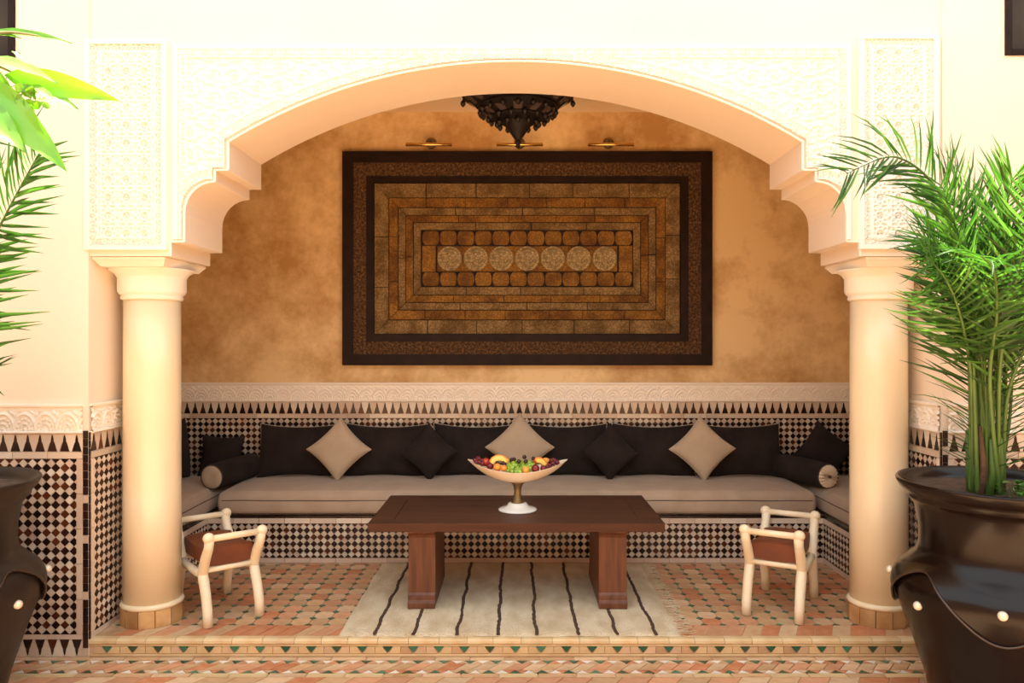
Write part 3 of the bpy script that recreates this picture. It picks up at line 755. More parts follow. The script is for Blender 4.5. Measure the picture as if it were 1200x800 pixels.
for k, (x_, yv, m_, s_, lb, rl) in enumerate(((397, 529, 'beige_light', .31, 'beige square pillow standing on its corner, leftmost of the three beige ones', 45),
        (503, 532, 'char', .28, 'charcoal square pillow standing on its corner, left of the fruit bowl', 42),
        (609, 532, 'beige_light', .33, 'beige square pillow standing on its corner directly behind the fruit bowl', 45),
        (715, 533, 'char', .28, 'charcoal square pillow standing on its corner, right of the fruit bowl', 48),
        (823, 532, 'beige_light', .315, 'beige square pillow standing on its corner, rightmost of the three beige ones', 44))):
    y = 5.19; X_ = (x_-604)*y/900
    pillow(lb, s_, s_, .13, X_, y, ZP+s_*.70-.012, M[m_], 15, rl, random.uniform(-4, 4), None, 50+k*2.1, 'square pillows standing on a corner')
# corner pillows
pillow('small charcoal pillow in the left corner behind the left bolster', .29, .29, .12, -2.06, 5.38, ZP+.130, M['char'], 14, 3, 6, None, 81)
pillow('charcoal pillow with pale piping on the left bench arm, beside the left column', .60, .42, .13, -2.27, 5.02, ZP+.20, M['char'], 5, 0, 91, M['piping'], 83)
pillow('charcoal square pillow tilted on its corner in the right corner behind the right bolster', .31, .31, .12, 2.15, 5.35, ZP+.165, M['char'], 14, 38, -6, None, 85)
pillow('charcoal pillow with pale piping on the right bench arm, beside the right column', .60, .38, .13, 2.345, 5.02, ZP+.175, M['char'], 14, 0, -92, M['piping'], 87)

def bolster(label, p0, p1, r, pleat):
    p0 = Vector(p0); p1 = Vector(p1); ax = (p1-p0); L_ = ax.length; t = thing('bolster', label, 'bolster', p0)
    t.rotation_euler = ax.to_track_quat('Z', 'Y').to_euler()
    MB().lathe([(r-.008, 0.004), (r-.002, .008), (r, .03), (r*1.02, L_*.5), (r, L_-.03), (r-.004, L_-.008), (r-.02, L_)], 36).build('cover', M['char'], t, smooth=True)
    # end disc
    mb = MB(); n = 144; vs = []; fs = []; rings = [(.0, -.004), (.012, -.006), (.03, -.011), (.055, -.011), (r-.016, -.006), (r-.008, .003)]
    for q, (rr, z) in enumerate(rings):
        for k in range(n):
            a = 2*PI*k/n; zz = z-(.004*math.cos(a*18)*2.4*min(1, rr/.03) if pleat and q < 5 else 0); vs.append((rr*math.cos(a), rr*math.sin(a), zz))
    for q in range(len(rings)-1):
        for k in range(n): fs.append((q*n+k, (q+1)*n+k, (q+1)*n+(k+1)%n, q*n+(k+1)%n))
    mb.add(vs, fs); mb.build('end_disc', M['pleat'] if pleat else M['beige_light'], t, smooth=True)
    MB().tube([((r-.007)*math.cos(2*PI*k/40), (r-.007)*math.sin(2*PI*k/40), .002) for k in range(40)], .0035, 6, closed=True).build('piping', M['dpiping'], t, smooth=True)
    if pleat: MB().sphere((0, 0, -.012), .011, 14, 8, sc=(1, 1, 1.1)).build('button', M['dpiping'], t, smooth=True)
    return t
bolster('charcoal bolster with a plain beige end disc in the left corner of the bench', (-1.935, 4.89, .527), (-1.83, 5.36, .535), .082, False)
bolster('charcoal bolster with pleated beige end and dark button, right corner of the bench', (1.985, 4.87, .535), (1.84, 5.34, .535), .082, True)

# ------------------------------------------------------------------ rug
rg = thing('striped_rug', 'cream wool rug with thin dark wavy stripes and a side fringe, under the table', 'rug', (-.02, 4.2, 0))
RX0, RX1, RY0, RY1 = -.815, .80, -.59, .60
def wob(v, s_): return .008*noise.noise(Vector((v*5, s_, 0)))+.003*noise.noise(Vector((v*22, s_, 4)))
nxr, nyr = 90, 64; vs = []; fs = []
for j in range(nyr+1):
    for i in range(nxr+1):
        y = RY0+(RY1-RY0)*j/nyr; x = RX0+(RX1-RX0)*i/nxr
        ed = min(i, nxr-i, j, nyr-j); x += wob(y, 1)*(1 if i in (0, nxr) else .5); y += wob(x, 2)*.6
        vs.append((x, y, .002+(.008 if ed else 0)+.0012*noise.noise(Vector((x*60, y*60, 0)))+.002*noise.noise(Vector((x*6, y*6, 5)))))
for j in range(nyr):
    for i in range(nxr): a = j*(nxr+1)+i; fs.append((a, a+1, a+nxr+2, a+nxr+1))
MB().add(vs, fs).build('rug_body', M['wool'], rg, smooth=True)
for k, xs in enumerate((-.645, -.46, -.255, -.062, .118, .313, .498, .683)):
    mb = MB(); pts = []; rd = []
    for j in range(70):
        y = RY0+.003+(RY1-RY0-.006)*j/69; pts.append((xs+.010*noise.noise(Vector((y*7, k*9.1, 0)))+.004*noise.noise(Vector((y*30, k, 3))), y, .0105)); rd.append(.0085+.004*noise.noise(Vector((y*40, k*3, 7))))
    mb.tube(pts, rd, 6, flat=.35); mb.build('stripe', M['wool_dark'], rg, smooth=True)
mb = MB()
for q in range(150):
    y = RY0+.01+(RY1-RY0-.02)*q/149; L_ = random.uniform(.05, .095); a = random.uniform(-.55, .45); x = RX1-.005
    pts = [(x, y, .006)]
    for s_ in range(1, 5): pts.append((x+L_*s_/4*math.cos(a), y+L_*s_/4*math.sin(a)+random.uniform(-.006, .006), .0045+random.uniform(0, .005)))
    mb.tube(pts, .0014, 4)
mb.build('fringe', M['wool'], rg, kind='stuff')

# ------------------------------------------------------------------ coffee table
tb = thing('coffee_table', 'low dark walnut coffee table with two slab legs in the centre of the rug', 'table', (.005, 4.24, .012))
zt = .458; mb = MB(); hx, hy = .752, .36
for a, b_, c, d in ((-hx, hx, -hy, -hy+.10), (-hx, hx, hy-.10, hy), (-hx, -hx+.12, -hy+.1005, hy-.1005), (hx-.12, hx, -hy+.1005, hy-.1005)):
    MB().box(a, b_, c, d, zt-.045, zt).build('top_frame', M['wood'], tb, bevel=.0035)
for q in range(4):
    y0 = -hy+.1012+q*(2*hy-.2024)/4; MB().box(-hx+.1212, hx-.1212, y0+.0006, y0+(2*hy-.2024)/4-.0006, zt-.038, zt-.0012).build('top_plank', M['wood'], tb, bevel=.001)
for s_, xa_, xb_ in ((-1, -.561, -.420), (1, .427, .573)):
    prf = [(-.285, 0), (-.285, .028), (-.278, .034), (-.272, .040), (-.272, .055), (-.262, .062), (-.255, .075), (-.255, .36), (-.262, .375), (-.285, .39), (-.285, .412)]
    pts = prf+[(-y_, z_) for y_, z_ in reversed(prf)]
    b = MB(); b.prism(pts, lambda u, z, h: Vector((h, u, z)), xa_, xb_); b.build('leg', M['wood_leg'], tb, bevel=.003)
MB().box(-.418, .425, -.03, .03, .33, .40).build('stretcher', M['wood_leg'], tb, bevel=.003)

# ------------------------------------------------------------------ fruit bowl and fruit
TZ = .47; BC = Vector((.012, 4.19, TZ))
bw = thing('fruit_bowl', 'boat-shaped cream alabaster bowl on a brass stem and white foot, on the coffee table', 'bowl', BC)
A_, B_ = .274, .125
def rimz(x): return .222+.056*(x/A_)**2
vs = []; fs = []; nu, nv = 40, 14
def bowlpt(i, j, ins):
    a = 2*PI*i/nu; s_ = math.sin(PI/2*j/nv); cx = math.cos(a); cy = math.sin(a)
    aa, bb = A_-ins, B_-ins*.8; x = aa*cx*s_; y = bb*cy*s_*(1 if s_ < 1 else 1)
    zr = rimz(aa*cx); zbm = .150+ins*1.0; t = 1-math.cos(PI/2*j/nv)
    return (x, y*(1-.15*abs(cx)**3), zbm+(zr-zbm)*(s_**2.3 if j < nv else 1))
for ins in (0, .010):
    for j in range(nv+1):
        for i in range(nu): vs.append(bowlpt(i, j, ins))
o_ = (nv+1)*nu
for j in range(nv):
    for i in range(nu):
        i2 = (i+1) % nu; fs.append((j*nu+i, j*nu+i2, (j+1)*nu+i2, (j+1)*nu+i)); fs.append((o_+j*nu+i, o_+(j+1)*nu+i, o_+(j+1)*nu+i2, o_+j*nu+i2))
for i in range(nu):
    i2 = (i+1) % nu; fs.append((nv*nu+i, nv*nu+i2, o_+nv*nu+i2, o_+nv*nu+i))
MB().add(vs, fs).build('dish', M['alabaster'], bw, smooth=True)
MB().lathe([(.034, .040), (.035, .046), (.026, .060), (.020, .085), (.019, .105), (.023, .130), (.032, .146), (.050, .156)], 28).build('stem', M['brass'], bw, smooth=True)
MB().lathe([(.104, .0), (.106, .006), (.098, .011), (.074, .016), (.060, .023), (.055, .032), (.050, .040), (.030, .042)], 36).build('foot', M['alab_white'], bw, smooth=True)
FM = dict(dark=mat('black_grape', (0.030, 0.008, 0.012), .25, rand=.3), red=mat('red_skin', (0.45, 0.025, 0.015), .3, (.55, .08, .02), 30, rand=.2),
          green=mat('green_grape', (0.33, 0.50, 0.06), .25, rand=.2), yellow=mat('melon_flesh', (0.95, 0.62, 0.12), .4, rand=.08),
          orange=mat('apricot_skin', (0.90, 0.33, 0.05), .4, rand=.1), wine=mat('plum_skin', (0.14, 0.012, 0.020), .25, rand=.3), stem=mat('fruit_stem', (.12, .07, .02), .8))
def fruit(kind, x, y, dy, r, label, group=None, sc=(1, 1, 1)):
    d = 4.19+dy; X_ = (x-604)*d/900; z = EYE-(y-402)*d/900
    o = thing({'dark': 'grape', 'green': 'grape', 'wine': 'grape', 'red': 'apple', 'orange': 'apricot', 'plum': 'plum'}[kind], label, {'dark': 'grape', 'green': 'grape', 'wine': 'grape', 'red': 'apple', 'orange': 'apricot', 'plum': 'plum'}[kind], (X_, d, z), random.uniform(0, 6), group)
    mk = 'wine' if kind == 'plum' else kind
    MB().sphere((0, 0, 0), r, 14, 10, sc=sc).build('skin', FM[mk], o, smooth=True)
    if kind in ('red', 'orange', 'plum'): MB().tube([(0, 0, r*.85), (.002, 0, r*1.25)], .0016, 5).build('stem', FM['stem'], o)
    return o
random.seed(11)
def px3(X, Y): return 540+X/8.89, 520+Y/8.89
for (X_, Y_, dy) in ((150, 170, 0), (185, 160, .02), (165, 195, -.015), (195, 190, -.03), (225, 205, -.03), (180, 150, .045), (215, 175, .03)):
    x, y = px3(X_, Y_); fruit('wine', x, y, dy, .0135, 'dark red grape at the left tip of the fruit bowl', 'dark grapes at the left tip of the bowl')
for (X_, Y_, dy) in ((905, 215, .0), (930, 190, .03), (925, 225, -.035), (960, 205, -.02), (985, 185, .01), (1005, 195, -.01), (965, 170, .04), (900, 240, -.05), (945, 175, .0)):
    x, y = px3(X_, Y_); fruit('wine', x, y, dy, .0135, 'dark red grape at the right tip of the fruit bowl', 'dark grapes at the right tip of the bowl')
BG = ['left one of two black grapes under the left melon slice', 'middle black grape right of the two under the left melon slice', 'black grape close to the left apricots, under the melon slice', 'left one of the two black grapes at the back of the green ones', 'right one of the two black grapes at the back of the green ones', 'black grape lying alone in the middle of the green grapes', 'topmost black grape of the whole bowl', 'black grape just below the topmost one', 'black grape left of the small red apple']
for bi, (X_, Y_, dy) in enumerate(((380, 198, -.05), (440, 200, -.05), (455, 215, -.07), (530, 165, .01), (555, 160, .02), (605, 182, -.03), (663, 137, 0), (678, 182, -.03), (755, 152, .0))):
    x, y = px3(X_, Y_); fruit('dark', x, y, dy, .0115, BG[bi], 'black grapes on top of the fruit')
for k in range(64):
    X_ = random.uniform(485, 765); Y_ = random.uniform(200, 298); 
    x, y = px3(X_, Y_); fruit('green', x, y, -.085+(290-Y_)/90*.10+random.uniform(-.012, .012), .0118, 'pale green grape in the middle of the fruit bowl', 'green grapes in the bowl', (1, 1, 1.15))
for k in range(14):
    X_ = random.uniform(480, 740); Y_ = random.uniform(175, 200)
    x, y = px3(X_, Y_); fruit('green', x, y, random.uniform(.02, .06), .0118, 'pale green grape at the back of the fruit bowl', 'green grapes at the back of the bowl')
for kind, X_, Y_, dy, r, lb in (('red', 262, 190, -.01, .023, 'bright red apple left of the melon slice in the bowl'), ('plum', 305, 232, -.05, .019, 'dark plum below the red apple in the bowl'),
        ('orange', 380, 243, -.065, .021, 'larger orange apricot below the left melon slice'), ('orange', 448, 252, -.08, .017, 'smaller apricot left of the green grapes'),
        ('orange', 678, 270, -.09, .019, 'apricot in front of the green grapes at the bowl rim'), ('plum', 778, 255, -.08, .022, 'dark red plum right of the front apricot'),
        ('red', 785, 180, -.01, .016, 'small red apple left of the right melon slice'), ('plum', 330, 215, .03, .02, 'dark plum behind the left melon slice'), ('plum', 860, 255, -.07, .017, 'dark plum below the right melon slice')):
    x, y = px3(X_, Y_); fruit(kind, x, y, dy, r, lb)
def melon(X_, Y_, dy, r, ang, label, tw=0):
    x, y = px3(X_, Y_); d = 4.19+dy; o = thing('melon_slice', label, 'melon slice', ((x-604)*d/900, d, EYE-(y-402)*d/900)); o.rotation_euler = (math.radians(-25), math.radians(ang), math.radians(tw))
    pts = [(r*math.cos(PI*(.02+.96*k/12)), r*math.sin(PI*(.02+.96*k/12))) for k in range(13)]+[(r*.55*math.cos(PI*(.95-.9*k/12)), r*.42*math.sin(PI*(.95-.9*k/12))) for k in range(13)]
    MB().prism(pts, lambda u, z, h: Vector((u, h, z-.5*r)), -.011, .011).build('flesh', FM['yellow'], o, bevel=.002)
    MB().tube([(r*1.0*math.cos(PI*(.02+.96*k/16)), 0, r*1.0*math.sin(PI*(.02+.96*k/16))-.5*r) for k in range(17)], [.002]+[.0105]*15+[.002], 8, flat=.35).build('rind', FM['orange'], o, smooth=True)
melon(390, 172, -.015, .046, -8, 'crescent of yellow melon right of the red apple')
melon(845, 215, -.02, .042, 55, 'crescent of yellow melon tilted at the right of the bowl')
melon(470, 190, .025, .034, 30, 'small yellow melon crescent left of the green grapes', 20)
melon(905, 205, .03, .03, 60, 'small yellow melon crescent near the right tip of the bowl')

# ------------------------------------------------------------------ stools
def stool(label, cx, cy, ang, group=None):
    t = thing('wooden_stool', label, 'stool', (cx, cy, .001), math.radians(ang), group)
    hu, hv = .128, .225
    for su in (-1, 1):
        for sv in (-1, 1):
            x = su*hu
            low = [(x, sv*(hv+.01), 0), (x, sv*(hv+.004), .07), (x, sv*(hv-.022), .15), (x, sv*(hv-.055), .215), (x, sv*(hv-.075), .255)]
            MB().tube(low, [.024, .024, .025, .026, .024], 10).build('leg', M['stool'], t, smooth=True)
            up = [(x, sv*(hv-.068), .225), (x, sv*(hv-.062), .26), (x, sv*(hv-.026), .325), (x, sv*(hv+.018), .385), (x, sv*(hv+.030), .428)]
            MB().tube(up, [.020, .026, .025, .023, .024], 10).build('arm_post', M['stool'], t, smooth=True)
            MB().sphere((x*1.03, sv*(hv+.030), .436), .028, 14, 10, sc=(1.0, .92, .95)).build('post_knob', M['stool'], t, smooth=True)
        # side rail joining front and rear joints
        MB().tube([(su*hu, -hv+.05, .245), (su*hu, -.08, .232), (su*hu, .08, .232), (su*hu, hv-.05, .245)], [.022, .020, .020, .022], 10).build('side_rail', M['stool'], t, smooth=True)
    for sv in (-1, 1):
        MB().tube([(-hu+.01, sv*(hv+.030), .432), (hu-.01, sv*(hv+.030), .432)], .0165, 12).build('arm_rail', M['stool'], t, smooth=True)
        MB().tube([(-hu+.01, sv*(hv-.060), .258), (hu-.01, sv*(hv-.060), .258)], .0145, 12).build('seat_rail', M['stool'], t, smooth=True)
    # slung leather seat: a thick pad rising toward its ends
    vs = []; fs = []; nu_, nv_ = 8, 24; W = hu-.012
    sec = []
    for j in range(nv_+1):
        v_ = -1+2*j/nv_; y = v_*(hv-.048); top = .358+.022*v_*v_-.018*max(0, abs(v_)-.88)/.12; bot = .272+.004*v_*v_; sec.append((y, top, bot))
    for k in (0, 1):
        for y, top, bot in sec:
            for i in range(nu_+1):
                u_ = -1+2*i/nu_; z = (top-.010*u_**4) if k == 0 else bot+.008*u_**4; vs.append((u_*W, y, z))
    o = (nv_+1)*(nu_+1)
    for k in (0, 1):
        for j in range(nv_):
            for i in range(nu_): a = k*o+j*(nu_+1)+i; fs.append((a, a+1, a+nu_+2, a+nu_+1) if k == 0 else (a, a+nu_+1, a+nu_+2, a+1))
    for j in range(nv_):
        for i in (0, nu_): a = j*(nu_+1)+i; fs.append((a, a+nu_+1, o+a+nu_+1, o+a))
    for i in range(nu_):
        for j in (0, nv_): a = j*(nu_+1)+i; fs.append((a, a+1, o+a+1, o+a))
    MB().add(vs, fs).build('seat', M['leather'], t, auto=True)
    return t
stool('pale wooden stool with a brown leather seat beside the left column', -1.545, 3.99, 40)
stool('pale wooden stool with a brown leather seat between the table and the right column', 1.40, 4.045, -29.5)

# ------------------------------------------------------------------ wall panel (framed, engraved)
YPn = 5.46; KP = YPn/900
pn = thing('framed_panel', 'large engraved tan and amber panel in a black wooden frame on the ochre wall', 'wall art', (0, YW, EYE))
def q(x, y): return ((x-604)*KP, (402-y)*KP)
def rect_ring(nm, a, b, m_, y0, y1, joints=0, bev=.002):
    """a, b: outer and inner (x0,y0,x1,y1) in photo units; four sides mitred, each optionally cut in pieces"""
    g0 = .45 if joints else 0
    (ax0, az1), (ax1, az0) = q(a[0]+g0, a[1]+g0), q(a[2]-g0, a[3]-g0); (bx0, bz1), (bx1, bz0) = q(b[0]-g0, b[1]-g0), q(b[2]+g0, b[3]+g0)
    fn = lambda u, z, h: Vector((u, -h, z)); e = .0012
    sides = [([(ax0, az1), (ax1, az1)], [(bx0, bz1), (bx1, bz1)]), ([(ax1, az0), (ax0, az0)], [(bx1, bz0), (bx0, bz0)]),
             ([(ax0, az0), (ax0, az1)], [(bx0, bz0), (bx0, bz1)]), ([(ax1, az1), (ax1, az0)], [(bx1, bz1), (bx1, bz0)])]
    for (o0, o1), (i0, i1) in sides:
        L_ = math.dist(o0, o1); n = max(1, round(L_/joints)) if joints else 1
        cuts = [0]+sorted(max(.05, min(.95, k/n+random.uniform(-.12, .12)/n)) for k in range(1, n))+[1]
        for k in range(n):
            t0, t1 = cuts[k], cuts[k+1]; l = lambda p_, r_, t: (p_[0]+(r_[0]-p_[0])*t, p_[1]+(r_[1]-p_[1])*t)
            t0i = t0 if k == 0 else t0; 
            def inn(t): # inner edge follows the outer cut squarely
                w_ = l(o0, o1, t); 
                if t in (0, 1): return l(i0, i1, t)
                return (w_[0], i0[1]) if abs(o0[1]-o1[1]) < 1e-6 else (i0[0], w_[1])
            g_ = .0011/L_ if joints else 0
            pts = [l(o0, o1, t0+(g_ if k else 0)), l(o0, o1, t1-(g_ if k < n-1 else 0)), inn(t1), inn(t0)]
            if k: pts[3] = inn(t0+g_)
            if k < n-1: pts[2] = inn(t1-g_)
            b_ = MB(); b_.prism(pts, fn, y0, y1+random.uniform(-.0008, .0008), 0, .015 if joints else 0); b_.build(nm, m_, pn)
R_ = [(401, 177, 835, 428), (414, 190, 822, 415), (429, 206, 807, 400), (437.5, 213.5, 798, 391.5), (455, 231, 780.5, 374.5), (466, 242.5, 769.5, 363), (475, 251.5, 760.5, 354), (484, 260, 751.5, 345.5), (493, 269, 742.5, 335.5)]
(bx0, bz1), (bx1, bz0) = q(402, 178), q(834, 427)
MB().box(bx0, bx1, -.020, -.003, bz0, bz1).build('backing_board', M['frame'], pn)
rect_ring('frame_side', R_[0], R_[1], M['frame'], .003, .060)
rect_ring('inlaid_band', R_[1], R_[2], M['inlay'], .015, .050)
rect_ring('inner_frame_side', R_[2], R_[3], M['frame'], .015, .055)
rect_ring('tan_piece', R_[3], R_[4], M['bone'], .015, .034, .36)
rect_ring('amber_piece', R_[4], R_[5], M['amber'], .015, .038, .30)
rect_ring('tan_piece', R_[5], R_[6], M['bone'], .015, .034, .42)
rect_ring('amber_piece', R_[6], R_[7], M['amber'], .015, .038, .34)
rect_ring('tan_piece', R_[7], R_[8], M['bone'], .015, .034, .45)
def pbox(nm, x0_, y0_, x1_, y1_, m_, h, round_=False):
    (a, d_), (b_, c) = q(x0_, y0_), q(x1_, y1_)
    if round_:
        r = (d_-c)/2; pts = []
        for k in range(9): t = -PI/2+PI*k/8; pts.append((b_-.45*r+.45*r*math.cos(t), (c+d_)/2+r*math.sin(t)))
        for k in range(9): t = PI/2+PI*k/8; pts.append((a+.45*r+.45*r*math.cos(t), (c+d_)/2+r*math.sin(t)))
    else: pts = [(a, c), (b_, c), (b_, d_), (a, d_)]
    w_ = MB(); w_.prism(pts, lambda u, z, hh: Vector((u, -hh, z)), .015, h, 0, .02); return w_.build(nm, m_, pn)
for y0_, y1_ in ((270, 286.5), (318.5, 334.5)):
    x = 494.0; k = 0
    while x < 741:
        pbox('barrel_piece', x+.3, y0_, min(x+20.3, 742), y1_, M['amber'], .036+random.uniform(-.001, .001), True); x += 20.65
pbox('amber_piece', 494, 287, 510, 318, M['amber'], .033); pbox('amber_piece', 726, 287, 742, 318, M['amber'], .033)
pbox('amber_ground', 511, 287.5, 725, 317.5, M['amber'], .028)
for k, cx in enumerate((526.5, 557.5, 587.5, 617.7, 648, 678.5, 709)):
    c = q(cx, 302.3); mb = MB(); pr = [(.0, .020), (.0, .044), (.018, .044), (.021, .036), (.045, .043), (.049, .035), (.066, .042), (.071, .034), (.086, .040), (.088, .036), (.088, .020)]
    n = 40; vs = []; fs = []
    for r, h in pr:
        for kk in range(n): a = 2*PI*kk/n; vs.append((r*math.cos(a), -h-(.0012*math.cos(16*a) if .02 < r < .08 else 0), r*math.sin(a)))
    for j in range(1, len(pr)-1):
        for kk in range(n): fs.append((j*n+kk, j*n+(kk+1)%n, (j+1)*n+(kk+1)%n, (j+1)*n+kk))
    mb.add(vs, fs); mb.build('medallion', M['medal'], pn, loc=(c[0], 0, c[1]))
# picture lights
for k, (x_, wd) in enumerate(((503.5, 'left of the hanging lantern'), (609, 'in the middle, behind the lantern tip'), (715, 'right of the hanging lantern'))):
    X_ = (x_-604)*5.40/900; z = EYE+(402-169.5)*5.36/900
    t = thing('picture_light', 'brass picture light above the framed panel, '+wd, 'lamp', (X_, YW, z), 0, 'brass picture lights above the panel')
    MB().tube([(-.162, -.165, 0), (-.160, -.165, 0), (.160, -.165, 0), (.162, -.165, 0)], [.006, .0125, .0125, .006], 12, flat=1.0).build('shade', M['polbrass'], t, smooth=True)
    MB().tube([(0, -.165, .006), (0, -.13, .045), (0, -.07, .055), (0, -.006, .05)], .006, 8).build('arm', M['brass'], t, smooth=True)
    mb = MB(); mb.sphere((0, -.012, .048), .040, 16, 10, sc=(1, .55, 1)); mb.build('wall_mount', M['brass'], t, smooth=True)

# ------------------------------------------------------------------ hanging lantern
LY = 4.78; KL = LY/900; zr = EYE+(402-112.5)*KL
ln = thing('hanging_lantern', 'black pierced metal lantern with pendant drops hanging under the arch', 'lantern', ((607-604)*KL, LY, zr))
def zz(y): return (112.5-y)*KL
n = 24
MB().lathe([(.348, .012), (.352, .004), (.348, -.006), (.335, -.008)], 48).build('rim', M['iron'], ln, smooth=True)
MB().lathe([(.334, -.003), (.246, zz(124.5)), (.240, zz(124.5)), (.326, .004), (.20, .030), (.05, .028)], 48, cap=False).build('upper_tier', M['iron'], ln)
MB().lathe([(.246, zz(124)), (.250, zz(127)), (.240, zz(128)), (.165, zz(137.5)), (.150, zz(137)), (.238, zz(124))], 48, cap=False).build('middle_tier', M['iron'], ln)
MB().lathe([(.168, zz(136)), (.172, zz(138)), (.160, zz(140)), (.098, zz(144)), (.080, zz(148)), (.052, zz(155)), (.030, zz(161)), (.018, zz(164)), (.022, zz(167)), (.014, zz(169)), (.011, zz(173)), (.002, zz(174.5))], 32).build('lower_tier', M['iron'], ln)
MB().lathe([(.19, .028), (.10, .060), (.055, .095), (.05, ZC-zr-.004)], 32).build('ceiling_canopy', M['iron'], ln)
for k in range(16):
    a = 2*PI*(k+.5)/16; r0_, r1_ = .322, .262; z0_, z1_ = -.010, zz(122.5)
    for nm, wdt, off in (('glass_pane', .030, .004),):
        c0 = Vector((r0_*math.cos(a), r0_*math.sin(a), z0_-off)); c1 = Vector((r1_*math.cos(a), r1_*math.sin(a), z1_-off)); tt = Vector((-math.sin(a), math.cos(a), 0)); dn = Vector((math.cos(a)*.3, math.sin(a)*.3, -1)).normalized()*.006
        pts = [c1+tt*wdt*.75, c1-tt*wdt*.75, c0.lerp(c1, .35)-tt*wdt, c0-tt*.004, c0.lerp(c1, .35)+tt*wdt]
        b = MB(); b.add(pts+[p_+dn for p_ in pts], [(0, 1, 2, 3, 4), (9, 8, 7, 6, 5)]+[(i, (i+1) % 5, 5+(i+1) % 5, 5+i) for i in range(5)]); b.build(nm, M['smokeglass'], ln)
for k in range(12):
    a = 2*PI*k/12; c0 = Vector((.225*math.cos(a), .225*math.sin(a), zz(130)-.006)); c1 = Vector((.178*math.cos(a), .178*math.sin(a), zz(135.4)-.006)); tt = Vector((-math.sin(a), math.cos(a), 0)); dn = Vector((0, 0, -.005))
    pts = [c0+tt*.03, c0-tt*.03, c1-tt*.022, c1+tt*.022]; b = MB(); b.add(pts+[p_+dn for p_ in pts], [(0, 1, 2, 3), (7, 6, 5, 4)]+[(i, (i+1) % 4, 4+(i+1) % 4, 4+i) for i in range(4)]); b.build('glass_pane', M['smokeglass'], ln)
drop = MB().lathe([(.0015, 0), (.0015, -.018), (.012, -.030), (.017, -.043), (.012, -.056), (.002, -.066)], 6).mesh('drop', M['iron'])
for cnt_, r_, z_ in ((8, .342, -.004), (16, .236, zz(124)), (14, .185, zz(132)), (12, .130, zz(138))):
    for k in range(cnt_):
        a = 2*PI*k/cnt_; link('drop', drop, ln, (r_*math.cos(a), r_*math.sin(a), z_))

# ------------------------------------------------------------------ pots
def pot(label, X_, Y_, m_, rimm, plabel=None):
    t = thing('plant_pot', label, 'plant pot', (X_, Y_, ZG))
    kk = .003444
    def zh(y): return EYE-(y-402)*kk-ZG
    pf = [(.25, 0), (.262, .01), (.279, zh(800)), (.334, zh(750)), (.384, zh(711)), (.402, zh(692)), (.400, zh(680)), (.386, zh(672)), (.345, zh(661)), (.312, zh(652)), (.303, zh(640)), (.304, zh(620)), (.320, zh(596)), (.338, zh(588)), (.352, zh(585)), (.352, zh(582)), (.362, zh(578)), (.376, zh(574)), (.388, zh(568)), (.390, zh(565)), (.385, zh(563)), (.374, zh(564)), (.350, zh(573)), (.345, zh(577)), (.0, zh(577.5))]
    MB().lathe(pf, 72, cap=True).build('body', m_, t, smooth=True)
    # overlapping scalloped drapes around the shoulder
    def surf(y):
        ys = [(826, .25), (800, .279), (750, .334), (711, .384), (692, .402), (680, .400), (672, .386), (661, .345), (652, .312)]
        for (ya, ra), (yb_, rb) in zip(ys, ys[1:]):
            if yb_ <= y <= ya: s_ = (ya-y)/(ya-yb_); return ra+(rb-ra)*s_
        return .3
    AC = math.atan2(-Y_, -X_)      # the middle stud looks into the courtyard's centre
    na, nb = 160, 12; vs = []; fs = []; edge = []
    def hem(a): return 692+29*math.cos(4*(a-AC))
    for i in range(na):
        a = 2*PI*i/na; yl = hem(a); yt = 655
        for j in range(nb+1):
            f_ = j/nb; y = yt+(yl-yt)*f_; r = surf(y)-.003+.020*f_**1.3; vs.append((r*math.cos(a), r*math.sin(a), zh(y)))
        edge.append(vs[-1])
    for i in range(na):
        for j in range(nb): a_ = i*(nb+1)+j; b__ = ((i+1) % na)*(nb+1)+j; fs.append((a_, b__, b__+1, a_+1))
    sh = MB(); sh.add(vs, fs); o = sh.build('wavy_collar', m_, t, smooth=True)
    sm = o.modifiers.new('thick', 'SOLIDIFY'); sm.thickness = .008; sm.offset = -1
    MB().tube(edge, .0048, 8, closed=True).build('collar_edge', rimm, o, smooth=True)
    for k in range(8):
        a = AC+k*PI/4; y = 686 if k % 2 == 0 else 701; r = surf(y)+(.010 if k % 2 == 0 else .004)
        MB().sphere((r*math.cos(a), r*math.sin(a), zh(y)), .0175, 14, 10).build('stud', M['pearl'], t, smooth=True)
    MB().lathe([(.344, zh(576.8)), (.2, zh(575.6)), (.0, zh(575))], 40, cap=False).build('soil', M['soil'], t)
    return t, ZG+zh(575.5)
RP = (1.967, 3.10); LPp = (-2.355, 3.08)
pr, zs = pot('large glossy dark brown pot with wavy collar and bone studs at right', RP[0], RP[1], M['pot'], M['potrim'])
pl2, _ = pot('large weathered brown pot with wavy collar at the left edge, before the tiled pier', LPp[0], LPp[1], M['potl'], M['potrim'])

